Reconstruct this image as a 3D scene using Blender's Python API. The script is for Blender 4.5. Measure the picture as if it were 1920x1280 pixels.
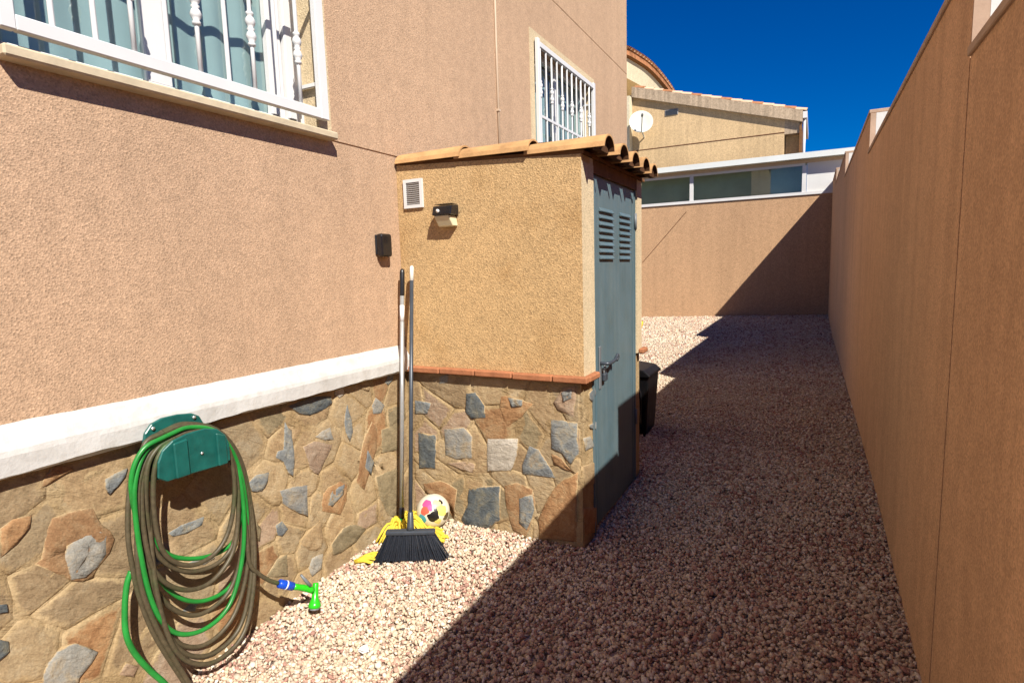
import bpy, bmesh, math, random
import numpy as np
from mathutils import Vector, Matrix, noise as mnoise

for _o in list(bpy.data.objects):
    bpy.data.objects.remove(_o)
sc = bpy.context.scene
COL = sc.collection
rnd = random.Random(7)
R = math.radians

# ------------------------------------------------------------------ camera
CAM = Vector((0, 0, 1.5))
PIT, YAW, ROL = -0.12312, -0.48343, -0.0292
FPX = 1076.7
_cp, _sp, _cy, _sy = math.cos(PIT), math.sin(PIT), math.cos(YAW), math.sin(YAW)
FW = Vector((_sy*_cp, _cy*_cp, _sp))
_r0 = Vector((_cy, -_sy, 0)); _u0 = _r0.cross(FW)
RT = _r0*math.cos(ROL) + _u0*math.sin(ROL)
UP = -_r0*math.sin(ROL) + _u0*math.cos(ROL)
cd = bpy.data.cameras.new('camera')
cam = bpy.data.objects.new('camera', cd); COL.objects.link(cam)
m = Matrix((RT, UP, -FW)).transposed().to_4x4(); m.translation = CAM
cam.matrix_world = m
cd.sensor_width = 36.0
cd.lens = FPX/1920*36.0
cd.clip_start = 0.03
cd.clip_end = 2000
sc.camera = cam

def ray(px, py):
    return RT*((px-960)/FPX) - UP*((py-640)/FPX) + FW
def onx(px, py, X):
    d = ray(px, py); return CAM + d*((X-CAM.x)/d.x)
def ony(px, py, Y):
    d = ray(px, py); return CAM + d*((Y-CAM.y)/d.y)
def onz(px, py, Z):
    d = ray(px, py); return CAM + d*((Z-CAM.z)/d.z)

# ------------------------------------------------------------------ light
SUN_TRAVEL = Vector((-1.0, 0.81, -1.225)).normalized()
w = bpy.data.worlds.new('World'); sc.world = w; w.use_nodes = True
nt = w.node_tree; nt.nodes.clear()
sky = nt.nodes.new('ShaderNodeTexSky'); sky.sky_type = 'NISHITA'; sky.sun_disc = False
sky.sun_elevation = math.asin(-SUN_TRAVEL.z)
sky.sun_rotation = math.atan2(-SUN_TRAVEL.x, -SUN_TRAVEL.y)
sky.altitude = 1500; sky.air_density = 1.0; sky.dust_density = 0.0; sky.ozone_density = 4.0
hs = nt.nodes.new('ShaderNodeHueSaturation'); hs.inputs['Saturation'].default_value = 1.6
hs.inputs['Value'].default_value = 1.05; hs.inputs['Hue'].default_value = 0.518
bg = nt.nodes.new('ShaderNodeBackground'); bg.inputs['Strength'].default_value = 0.05
wo = nt.nodes.new('ShaderNodeOutputWorld')
nt.links.new(sky.outputs[0], hs.inputs['Color']); nt.links.new(hs.outputs[0], bg.inputs['Color'])
nt.links.new(bg.outputs[0], wo.inputs['Surface'])
sl = bpy.data.lights.new('sun', 'SUN'); sl.energy = 5.0; sl.angle = R(0.5); sl.color = (1.0, 0.94, 0.84)
so = bpy.data.objects.new('sun', sl); COL.objects.link(so)
so.rotation_euler = SUN_TRAVEL.to_track_quat('-Z', 'Y').to_euler(); so.location = (6, -5, 9)
vs = sc.view_settings
vs.view_transform = 'Standard'; vs.look = 'None'; vs.gamma = 1.0; vs.use_curve_mapping = False
vs.exposure = 0.85
sc.cycles.use_denoising = True
sc.cycles.max_bounces = 10; sc.cycles.diffuse_bounces = 6; sc.cycles.transparent_max_bounces = 12

# ------------------------------------------------------------------ materials
MATS = {}
def newmat(name):
    mt = bpy.data.materials.new(name); mt.use_nodes = True
    n = mt.node_tree; b = n.nodes['Principled BSDF']
    MATS[name] = mt
    return mt, n, b
def N(n, t, **kw):
    x = n.nodes.new(t)
    for k, v in kw.items():
        if k in x.inputs: x.inputs[k].default_value = v
        else: setattr(x, k, v)
    return x
def L(n, a, b): n.links.new(a, b)
def pos(n): return N(n, 'ShaderNodeNewGeometry').outputs['Position']
def ramp(n, src, stops):
    r = N(n, 'ShaderNodeValToRGB'); cr = r.color_ramp
    while len(cr.elements) < len(stops): cr.elements.new(0.5)
    for e, (p, c) in zip(cr.elements, stops):
        e.position = p; e.color = (*c, 1)
    L(n, src, r.inputs['Fac']); return r.outputs['Color']
def mul(n, a, b, f=1.0, mode='MULTIPLY'):
    x = N(n, 'ShaderNodeMix', data_type='RGBA', blend_type=mode)
    x.inputs[0].default_value = f
    L(n, a, x.inputs[6]); L(n, b, x.inputs[7]); return x.outputs[2]
def noise(n, p, scale, detail=3, rough=0.55, dist=0.0):
    x = N(n, 'ShaderNodeTexNoise'); x.inputs['Scale'].default_value = scale
    x.inputs['Detail'].default_value = detail; x.inputs['Roughness'].default_value = rough
    x.inputs['Distortion'].default_value = dist
    if p is not None: L(n, p, x.inputs['Vector'])
    return x.outputs['Fac']
def bump(n, b, h, strength, dist):
    x = N(n, 'ShaderNodeBump'); x.inputs['Strength'].default_value = strength
    x.inputs['Distance'].default_value = dist
    L(n, h, x.inputs['Height'])
    L(n, x.outputs[0], b.inputs['Normal']); return x
def sc3(c, k): return tuple(min(1, v*k) for v in c)

def plaster(name, c, scale=230, contrast=0.18, bs=0.7, streak=0.0, stain=None):
    mt, n, b = newmat(name); p = pos(n)
    vg_ = N(n, 'ShaderNodeTexVoronoi'); vg_.inputs['Scale'].default_value = scale*0.62; L(n, p, vg_.inputs['Vector'])
    sg_ = N(n, 'ShaderNodeSeparateColor'); L(n, vg_.outputs['Color'], sg_.inputs[0])
    col = ramp(n, sg_.outputs[0], [(0.0, sc3(c, 1-contrast*1.35)), (0.28, sc3(c, 0.93)), (0.6, c), (1.0, sc3(c, 1+contrast*1.0))])
    big = ramp(n, noise(n, p, 0.9, 5, 0.6), [(0.3, (0.93, 0.92, 0.91)), (0.7, (1.04, 1.03, 1.02))])
    mid = ramp(n, noise(n, p, 14, 3), [(0.3, (0.93, 0.93, 0.93)), (0.7, (1.05, 1.05, 1.05))])
    col = mul(n, mul(n, col, big), mid)
    if streak > 0:
        mp = N(n, 'ShaderNodeMapping'); mp.inputs['Scale'].default_value = (9, 9, 0.5)
        L(n, p, mp.inputs['Vector'])
        st = ramp(n, noise(n, mp.outputs[0], 1.0, 4), [(0.35, (1-streak,)*3), (0.6, (1, 1, 1))])
        col = mul(n, col, st)
    if stain:
        sg = ramp(n, noise(n, p, 2.6, 4, 0.65, 0.4), [(0.52, (1, 1, 1)), (0.72, stain)])
        col = mul(n, col, sg)
    L(n, col, b.inputs['Base Color']); b.inputs['Roughness'].default_value = 0.95
    b.inputs['Specular IOR Level'].default_value = 0.15
    vo = N(n, 'ShaderNodeTexVoronoi'); vo.inputs['Scale'].default_value = scale*0.62
    L(n, p, vo.inputs['Vector'])
    ad = N(n, 'ShaderNodeMath', operation='ADD')
    L(n, noise(n, p, scale*0.6, 3), ad.inputs[0]); L(n, vo.outputs['Distance'], ad.inputs[1])
    bump(n, b, ad.outputs[0], bs, 0.0035)
    return mt

def plain(name, c, rough=0.5, metal=0.0, var=0.08, vscale=6, spec=0.4, bs=0.0, bscale=60, grime=0.0):
    mt, n, b = newmat(name); p = pos(n)
    col = ramp(n, noise(n, p, vscale, 4), [(0.3, sc3(c, 1-var)), (0.7, sc3(c, 1+var))])
    if grime > 0:
        g = ramp(n, noise(n, p, 9, 6, 0.7, 0.3), [(0.45, (1, 1, 1)), (0.75, (1-grime, 1-grime*1.1, 1-grime*1.25))])
        col = mul(n, col, g)
    L(n, col, b.inputs['Base Color'])
    b.inputs['Metallic'].default_value = metal; b.inputs['Specular IOR Level'].default_value = spec
    rr = N(n, 'ShaderNodeMapRange'); L(n, noise(n, p, vscale*3, 3), rr.inputs[0])
    rr.inputs[3].default_value = max(0.02, rough-0.1); rr.inputs[4].default_value = min(1, rough+0.1)
    L(n, rr.outputs[0], b.inputs['Roughness'])
    if bs > 0: bump(n, b, noise(n, p, bscale, 4), bs, 0.004)
    return mt

plaster('plaster_house', (0.440, 0.298, 0.196), scale=270, bs=0.42, contrast=0.17, streak=0.06)
plaster('plaster_shed', (0.462, 0.312, 0.156), scale=230, contrast=0.22, bs=0.5, stain=(0.86, 0.81, 0.74))
plaster('plaster_cream', (0.52, 0.42, 0.275), scale=260, contrast=0.16, bs=0.45)
plaster('plaster_wall', (0.62, 0.39, 0.235), streak=0.12, scale=250, bs=0.5, contrast=0.15)
plaster('plaster_rear', (0.465, 0.295, 0.172), scale=120, streak=0.08, bs=0.35)
plaster('plaster_neighbour', (0.54, 0.39, 0.222), scale=90, contrast=0.15, streak=0.13, bs=0.3)
plaster('plaster_fascia', (0.44, 0.34, 0.24), scale=60, contrast=0.15, streak=0.32, bs=0.3)
plaster('plaster_pale', (0.60, 0.54, 0.39), scale=90, contrast=0.12, streak=0.08, bs=0.3)
plain('paint_white', (0.52, 0.515, 0.50), 0.6, var=0.05, vscale=3, spec=0.3, bs=0.5, bscale=45, grime=0.22)
plain('render_white', (0.58, 0.58, 0.57), 0.8, var=0.04, vscale=3, spec=0.2, bs=0.2)
plain('frame_white', (0.60, 0.597, 0.59), 0.35, var=0.03, spec=0.5)
plain('coping', (0.42, 0.30, 0.22), 0.85, var=0.12, vscale=10, spec=0.2, bs=0.3)
plain('sill_stone', (0.47, 0.39, 0.27), 0.7, var=0.12, vscale=14, spec=0.3, bs=0.3)
plain('joint_dark', (0.10, 0.04, 0.02), 0.9, var=0.1, spec=0.1)
plain('pvc_beige', (0.50, 0.38, 0.27), 0.6, var=0.06)
plain('vent_grey', (0.34, 0.32, 0.30), 0.6, var=0.05)
plain('bin_black', (0.004, 0.004, 0.005), 0.4, var=0.2, spec=0.3)
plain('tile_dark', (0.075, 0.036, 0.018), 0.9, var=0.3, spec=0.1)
plain('black_plastic', (0.012, 0.012, 0.014), 0.35, var=0.2, spec=0.5)
plain('black_shiny', (0.008, 0.008, 0.010), 0.18, var=0.1, spec=0.6)
plain('lamp_diffuser', (0.62, 0.56, 0.36), 0.35, var=0.05, spec=0.5)
plain('steel_grey', (0.42, 0.43, 0.43), 0.38, metal=0.6, var=0.06, vscale=30)
plain('tube_dark', (0.055, 0.065, 0.08), 0.4, metal=0.3, var=0.15, vscale=20)
plain('tip_pale', (0.66, 0.64, 0.58), 0.5, var=0.04)
plain('paper_label', (0.72, 0.72, 0.72), 0.6, var=0.15, vscale=60)
plain('mop_yellow', (0.60, 0.46, 0.05), 0.9, var=0.25, vscale=40, spec=0.1)
plain('mop_green', (0.02, 0.30, 0.04), 0.4, var=0.1)
plain('bristle', (0.010, 0.013, 0.020), 0.45, var=0.4, vscale=120)
def hose_mat():
    mt, n, b = newmat('hose_brown'); p = pos(n)
    col = ramp(n, noise(n, p, 5.5, 4, 0.6), [(0.30, (0.085, 0.066, 0.038)), (0.50, (0.066, 0.053, 0.030)), (0.60, (0.056, 0.060, 0.026)), (0.70, (0.030, 0.095, 0.026))])
    d_ = ramp(n, noise(n, p, 70, 4), [(0.3, (0.75, 0.75, 0.75)), (0.7, (1.2, 1.2, 1.2))])
    L(n, mul(n, col, d_), b.inputs['Base Color']); b.inputs['Roughness'].default_value = 0.5; b.inputs['Specular IOR Level'].default_value = 0.4
hose_mat()
plain('hose_green', (0.012, 0.185, 0.028), 0.4, var=0.25, vscale=12, spec=0.5)
plain('holder_green', (0.008, 0.085, 0.072), 0.35, var=0.25, vscale=22, spec=0.5, bs=0.1, bscale=90)
plain('nozzle_green', (0.02, 0.42, 0.012), 0.3, var=0.08, spec=0.5)
plain('nozzle_blue', (0.004, 0.055, 0.42), 0.3, var=0.08, spec=0.5)
plain('nozzle_grey', (0.13, 0.14, 0.15), 0.45)
plain('screw_steel', (0.7, 0.7, 0.68), 0.3, metal=0.8)
plain('brick_red', (0.33, 0.135, 0.065), 0.8, var=0.22, vscale=18, spec=0.2, bs=0.5, bscale=120, grime=0.2)
plain('tile_terracotta', (0.46, 0.265, 0.118), 0.8, var=0.3, vscale=9, spec=0.2, bs=0.4, bscale=140, grime=0.15)
plain('tile_old', (0.36, 0.16, 0.075), 0.85, var=0.3, vscale=5, spec=0.2, grime=0.3)
plain('tile_pale', (0.60, 0.40, 0.27), 0.85, var=0.2, vscale=4, spec=0.2)
plain('wood_and_shade', (0.16, 0.075, 0.03), 0.8, var=0.25, vscale=20, spec=0.2)  # dark wood, also the eave shade coloured onto the shed lintel
plain('interior_dark', (0.04, 0.04, 0.045), 0.9)
plain('curtain_cloth', (0.40, 0.42, 0.415), 0.9, var=0.06, vscale=5, spec=0.1)
plain('blind_green', (0.38, 0.42, 0.34), 0.9, var=0.15, vscale=1.5)
plain('metal_roof', (0.62, 0.65, 0.64), 0.4, var=0.05, vscale=2, spec=0.5)
plain('dish_white', (0.50, 0.49, 0.42), 0.5, var=0.03)
plain('yellow_handle', (0.65, 0.43, 0.03), 0.4, var=0.06)
plain('earth', (0.20, 0.15, 0.10), 0.95, var=0.2)

def door_mat():
    mt, n, b = newmat('door_blue'); p = pos(n)
    mp = N(n, 'ShaderNodeMapping'); mp.inputs['Scale'].default_value = (14, 14, 1.2)
    L(n, p, mp.inputs['Vector'])
    c = (0.080, 0.140, 0.172)
    a = ramp(n, noise(n, mp.outputs[0], 1.0, 5, 0.6), [(0.3, sc3(c, 0.85)), (0.7, (0.108, 0.155, 0.172))])
    g = ramp(n, noise(n, p, 6, 6, 0.7), [(0.42, (1, 1, 1)), (0.75, (0.88, 0.84, 0.78))])
    L(n, mul(n, a, g), b.inputs['Base Color']); b.inputs['Roughness'].default_value = 0.42
    b.inputs['Specular IOR Level'].default_value = 0.5
    bump(n, b, noise(n, mp.outputs[0], 1.6, 3), 0.25, 0.006)
door_mat()

def glass(name, tint, gmix=0.06):
    mt = bpy.data.materials.new(name); mt.use_nodes = True; n = mt.node_tree; n.nodes.clear(); MATS[name] = mt
    o = N(n, 'ShaderNodeOutputMaterial'); t = N(n, 'ShaderNodeBsdfTransparent'); g = N(n, 'ShaderNodeBsdfGlossy')
    t.inputs[0].default_value = (*tint, 1); g.inputs['Roughness'].default_value = 0.015
    f = N(n, 'ShaderNodeLayerWeight'); f.inputs['Blend'].default_value = 0.5
    pw = N(n, 'ShaderNodeMath', operation='POWER'); L(n, f.outputs['Facing'], pw.inputs[0]); pw.inputs[1].default_value = 4.0
    ad = N(n, 'ShaderNodeMath', operation='MULTIPLY_ADD'); L(n, pw.outputs[0], ad.inputs[0]); ad.inputs[1].default_value = 0.7; ad.inputs[2].default_value = gmix; ad.use_clamp = True
    mx = N(n, 'ShaderNodeMixShader'); L(n, ad.outputs[0], mx.inputs[0])
    L(n, t.outputs[0], mx.inputs[1]); L(n, g.outputs[0], mx.inputs[2]); L(n, mx.outputs[0], o.inputs[0])
glass('glass_teal', (0.74, 0.88, 0.89), 0.10)
glass('glass_far', (0.72, 0.84, 0.80), 0.10)

def mortar_col(n, p):
    col = ramp(n, noise(n, p, 5, 7, 0.65, 0.5), [(0.28, (0.245, 0.17, 0.088)), (0.45, (0.335, 0.245, 0.135)), (0.6, (0.375, 0.285, 0.168)), (0.75, (0.335, 0.275, 0.182))])
    pt = ramp(n, noise(n, p, 1.7, 4, 0.6, 0.3), [(0.35, (0.86, 0.83, 0.78)), (0.65, (1.08, 1.06, 1.03))])
    sp = ramp(n, noise(n, p, 130, 3), [(0.3, (0.82, 0.82, 0.82)), (0.7, (1.1, 1.1, 1.1))])
    return mul(n, mul(n, col, pt), sp)
def cleft(n, p):
    vr = N(n, 'ShaderNodeVectorRotate', rotation_type='X_AXIS'); vr.inputs['Angle'].default_value = 0.62; L(n, p, vr.inputs['Vector'])
    mp2 = N(n, 'ShaderNodeMapping'); mp2.inputs['Scale'].default_value = (16, 9, 34); L(n, vr.outputs[0], mp2.inputs['Vector'])
    mg = N(n, 'ShaderNodeMath', operation='MULTIPLY_ADD'); L(n, noise(n, p, 20, 7, 0.62), mg.inputs[0]); mg.inputs[1].default_value = 0.9
    L(n, noise(n, mp2.outputs[0], 1.0, 6, 0.6, 1.2), mg.inputs[2]); return mg.outputs[0]
def stone_mat(name, stops):
    mt, n, b = newmat(name); p = pos(n)
    oi = N(n, 'ShaderNodeObjectInfo')
    col = ramp(n, noise(n, p, 12, 7, 0.7, 0.8), stops)
    rv = ramp(n, oi.outputs['Random'], [(0, (0.80, 0.80, 0.82)), (1, (1.12, 1.08, 1.04))])
    sp = ramp(n, noise(n, p, 150, 4), [(0.3, (0.80, 0.80, 0.80)), (0.7, (1.12, 1.12, 1.12))])
    col = mul(n, mul(n, col, rv), sp)
    at = N(n, 'ShaderNodeAttribute'); at.attribute_name = 'edge'
    nz = N(n, 'ShaderNodeMath', operation='MULTIPLY_ADD'); L(n, noise(n, p, 26, 6, 0.7), nz.inputs[0]); nz.inputs[1].default_value = 1.7; nz.inputs[2].default_value = -0.85
    ad = N(n, 'ShaderNodeMath', operation='ADD'); L(n, at.outputs['Fac'], ad.inputs[0]); L(n, nz.outputs[0], ad.inputs[1])
    mr_ = N(n, 'ShaderNodeMapRange', clamp=True); L(n, ad.outputs[0], mr_.inputs[0]); mr_.inputs[1].default_value = 0.12; mr_.inputs[2].default_value = 0.42
    x = N(n, 'ShaderNodeMix', data_type='RGBA'); L(n, mr_.outputs[0], x.inputs[0]); L(n, mortar_col(n, p), x.inputs[6]); L(n, col, x.inputs[7])
    L(n, x.outputs[2], b.inputs['Base Color']); b.inputs['Roughness'].default_value = 0.85
    b.inputs['Specular IOR Level'].default_value = 0.25
    bump(n, b, cleft(n, p), 0.8, 0.010)
stone_mat('stone_slate', [(0.32, (0.115, 0.128, 0.138)), (0.48, (0.175, 0.19, 0.192)), (0.58, (0.24, 0.235, 0.20)), (0.68, (0.31, 0.23, 0.14))])
stone_mat('stone_dark', [(0.32, (0.055, 0.066, 0.075)), (0.5, (0.10, 0.115, 0.12)), (0.66, (0.17, 0.165, 0.13)), (0.75, (0.26, 0.19, 0.11))])
stone_mat('stone_grey', [(0.3, (0.185, 0.19, 0.18)), (0.5, (0.255, 0.25, 0.225)), (0.66, (0.32, 0.265, 0.18))])
stone_mat('stone_rust', [(0.3, (0.20, 0.10, 0.045)), (0.5, (0.30, 0.175, 0.085)), (0.68, (0.35, 0.245, 0.135))])
stone_mat('stone_tan', [(0.3, (0.21, 0.145, 0.08)), (0.5, (0.30, 0.215, 0.12)), (0.68, (0.36, 0.275, 0.165))])
stone_mat('stone_olive', [(0.3, (0.15, 0.12, 0.07)), (0.5, (0.215, 0.175, 0.105)), (0.68, (0.28, 0.225, 0.135))])
stone_mat('stone_pale', [(0.3, (0.33, 0.30, 0.25)), (0.5, (0.43, 0.39, 0.32)), (0.68, (0.52, 0.48, 0.41))])
stone_mat('stone_pink', [(0.3, (0.26, 0.175, 0.115)), (0.5, (0.33, 0.24, 0.165)), (0.68, (0.38, 0.30, 0.22))])
stone_mat('stone_sand', [(0.3, (0.26, 0.185, 0.105)), (0.5, (0.33, 0.25, 0.146)), (0.68, (0.37, 0.30, 0.195))])
def mortar():
    mt, n, b = newmat('mortar_tan'); p = pos(n)
    L(n, mortar_col(n, p), b.inputs['Base Color']); b.inputs['Roughness'].default_value = 0.95
    b.inputs['Specular IOR Level'].default_value = 0.15
    bump(n, b, cleft(n, p), 0.85, 0.014)
mortar()
def gravel_mat():
    mt, n, b = newmat('gravel_stone')
    a = N(n, 'ShaderNodeAttribute'); a.attribute_name = 'tint'
    v = ramp(n, noise(n, pos(n), 160, 3), [(0.3, (0.85, 0.84, 0.83)), (0.7, (1.1, 1.1, 1.1))])
    L(n, mul(n, a.outputs['Color'], v), b.inputs['Base Color']); b.inputs['Roughness'].default_value = 0.85
    b.inputs['Specular IOR Level'].default_value = 0.25
    mt, n, b = newmat('gravel_bed'); p = pos(n)
    vo = N(n, 'ShaderNodeTexVoronoi'); vo.inputs['Scale'].default_value = 55; L(n, p, vo.inputs['Vector'])
    se = N(n, 'ShaderNodeSeparateColor'); L(n, vo.outputs['Color'], se.inputs[0])
    col = ramp(n, se.outputs[0], [(0.0, (0.30, 0.17, 0.13)), (0.3, (0.42, 0.30, 0.22)), (0.55, (0.55, 0.44, 0.33)), (1.0, (0.62, 0.54, 0.43))])
    L(n, col, b.inputs['Base Color']); b.inputs['Roughness'].default_value = 0.95
    bump(n, b, vo.outputs['Distance'], 1.0, 0.012)
gravel_mat()
def ball_mat():
    mt, n, b = newmat('ball_print')
    tc = N(n, 'ShaderNodeTexCoord')
    last = None
    base = N(n, 'ShaderNodeRGB'); base.outputs[0].default_value = (0.62, 0.57, 0.45, 1); last = base.outputs[0]
    # scattered printed blobs of colour, no figure
    spots = [((0.02, -1.0, -0.30), 0.27, (0.012, 0.010, 0.010)), ((0.28, -0.95, 0.10), 0.17, (0.012, 0.010, 0.010)), ((0.5, -0.75, 0.55), 0.13, (0.012, 0.010, 0.010)),
             ((-0.35, -0.85, 0.45), 0.24, (0.62, 0.07, 0.22)), ((-0.5, -0.85, 0.1), 0.22, (0.60, 0.10, 0.06)), ((-0.15, -0.95, 0.25), 0.13, (0.65, 0.10, 0.26)), ((-0.65, -0.7, -0.35), 0.22, (0.05, 0.30, 0.38)),
             ((0.55, -0.8, 0.05), 0.25, (0.66, 0.55, 0.14)), ((0.25, -0.9, 0.5), 0.2, (0.68, 0.60, 0.25)), ((0.8, -0.55, -0.35), 0.2, (0.10, 0.07, 0.03)), ((0.3, -0.8, -0.6), 0.15, (0.62, 0.50, 0.14)),
             ((-0.8, 0.4, 0.4), 0.3, (0.62, 0.07, 0.22)), ((0.6, 0.7, 0.2), 0.3, (0.05, 0.30, 0.38)), ((0.0, 0.9, 0.5), 0.3, (0.66, 0.55, 0.14)), ((0.0, 0.2, 1.0), 0.25, (0.012, 0.01, 0.01))]
    nz = N(n, 'ShaderNodeTexNoise'); nz.inputs['Scale'].default_value = 30; L(n, tc.outputs['Object'], nz.inputs['Vector'])
    va = N(n, 'ShaderNodeVectorMath', operation='MULTIPLY_ADD'); L(n, nz.outputs['Color'], va.inputs[0])
    va.inputs[1].default_value = (0.03, 0.03, 0.03); L(n, tc.outputs['Object'], va.inputs[2])
    for c, rr, col in spots:
        c = Vector(c).normalized()*0.097
        d = N(n, 'ShaderNodeVectorMath', operation='DISTANCE'); L(n, va.outputs[0], d.inputs[0]); d.inputs[1].default_value = c + Vector((.015, .015, .015))
        ml = N(n, 'ShaderNodeMath', operation='LESS_THAN'); L(n, d.outputs['Value'], ml.inputs[0]); ml.inputs[1].default_value = rr*0.097*1.25
        x = N(n, 'ShaderNodeMix', data_type='RGBA'); L(n, ml.outputs[0], x.inputs[0]); L(n, last, x.inputs[6])
        x.inputs[7].default_value = (*col, 1); last = x.outputs[2]
    L(n, last, b.inputs['Base Color']); b.inputs['Roughness'].default_value = 0.35
ball_mat()

# ------------------------------------------------------------------ mesh helpers
ORIG = {}
def tag(o, label=None, cat=None, group=None, kind=None):
    if label: o['label'] = label
    if cat: o['category'] = cat
    if group: o['group'] = group
    if kind: o['kind'] = kind
    return o
def thing(name, label, cat, loc=(0, 0, 0), group=None):
    o = bpy.data.objects.new(name, None); COL.objects.link(o); o.location = loc
    o.empty_display_size = 0.1
    ORIG[o.name] = Vector(loc)
    return tag(o, label, cat, group)
class MB:
    def __init__(s): s.v = []; s.f = []
    def add(s, vs, fs):
        k = len(s.v); s.v += [Vector(v) for v in vs]; s.f += [tuple(i+k for i in f) for f in fs]; return s
    def box(s, x0, x1, y0, y1, z0, z1):
        return s.add([(x0, y0, z0), (x1, y0, z0), (x1, y1, z0), (x0, y1, z0), (x0, y0, z1), (x1, y0, z1), (x1, y1, z1), (x0, y1, z1)],
                     [(0, 3, 2, 1), (4, 5, 6, 7), (0, 1, 5, 4), (1, 2, 6, 5), (2, 3, 7, 6), (3, 0, 4, 7)])
    def obox(s, c, ax, ay, az):   # centre and half axes
        c, ax, ay, az = map(Vector, (c, ax, ay, az)); P = []
        for sz in (-1, 1):
            for sx, sy in ((-1, -1), (1, -1), (1, 1), (-1, 1)): P.append(c + ax*sx + ay*sy + az*sz)
        return s.add(P, [(0, 3, 2, 1), (4, 5, 6, 7), (0, 1, 5, 4), (1, 2, 6, 5), (2, 3, 7, 6), (3, 0, 4, 7)])
    def prism(s, pts, d):         # polygon pts extruded by vector d
        n = len(pts); pts = [Vector(p) for p in pts]; d = Vector(d)
        P = pts + [p+d for p in pts]
        F = [tuple(range(n-1, -1, -1)), tuple(range(n, 2*n))] + [(i, (i+1) % n, n+(i+1) % n, n+i) for i in range(n)]
        return s.add(P, F)
    def tube(s, path, r, n=8, caps=True):
        path = [Vector(p) for p in path]; P = []; F = []
        t0 = (path[1]-path[0]).normalized()
        ref = Vector((0, 0, 1)) if abs(t0.z) < 0.9 else Vector((1, 0, 0))
        u = t0.cross(ref).normalized()
        for i, p in enumerate(path):
            t = (path[min(i+1, len(path)-1)] - path[max(i-1, 0)]).normalized()
            u = (u - t*u.dot(t)).normalized(); v = t.cross(u)
            rr = r[i] if isinstance(r, (list, tuple)) else r
            for k in range(n):
                a = 2*math.pi*k/n; P.append(p + (u*math.cos(a) + v*math.sin(a))*rr)
        for i in range(len(path)-1):
            for k in range(n):
                F.append((i*n+k, i*n+(k+1) % n, (i+1)*n+(k+1) % n, (i+1)*n+k))
        if caps:
            F.append(tuple(range(n-1, -1, -1))); F.append(tuple((len(path)-1)*n+k for k in range(n)))
        return s.add(P, F)
    def build(s, name, mat, parent=None, smooth=False, bevel=0.0, seg=1, recalc=True):
        me = bpy.data.meshes.new(name)
        org = ORIG.get(parent.name, Vector()) if parent else Vector()
        me.from_pydata([tuple(v-org) for v in s.v], [], s.f)
        if bevel > 0 or recalc:
            bm = bmesh.new(); bm.from_mesh(me)
            if recalc: bmesh.ops.recalc_face_normals(bm, faces=bm.faces)
            if bevel > 0:
                ed = [e for e in bm.edges if len(e.link_faces) == 2 and e.calc_face_angle(0) > 0.5]
                bmesh.ops.bevel(bm, geom=ed, offset=bevel, segments=seg, profile=0.5, affect='EDGES')
            bm.to_mesh(me); bm.free()
        if smooth:
            me.polygons.foreach_set('use_smooth', [True]*len(me.polygons))
        me.materials.append(MATS[mat]); me.update()
        o = bpy.data.objects.new(name, me); COL.objects.link(o)
        if parent: o.parent = parent
        ORIG[o.name] = org
        return o
def boxo(name, mat, parent, x0, x1, y0, y1, z0, z1, bevel=0.0):
    return MB().box(x0, x1, y0, y1, z0, z1).build(name, mat, parent, bevel=bevel)
def catmull(pts, k=8):
    pts = [Vector(p) for p in pts]; P = [pts[0]*2-pts[1]] + pts + [pts[-1]*2-pts[-2]]; out = []
    for i in range(1, len(P)-2):
        a, b, c, d = P[i-1:i+3]
        for j in range(k):
            t = j/k
            out.append(0.5*((2*b) + (c-a)*t + (2*a-5*b+4*c-d)*t*t + (3*b-a-3*c+d)*t**3))
    out.append(pts[-1]); return out

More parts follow.
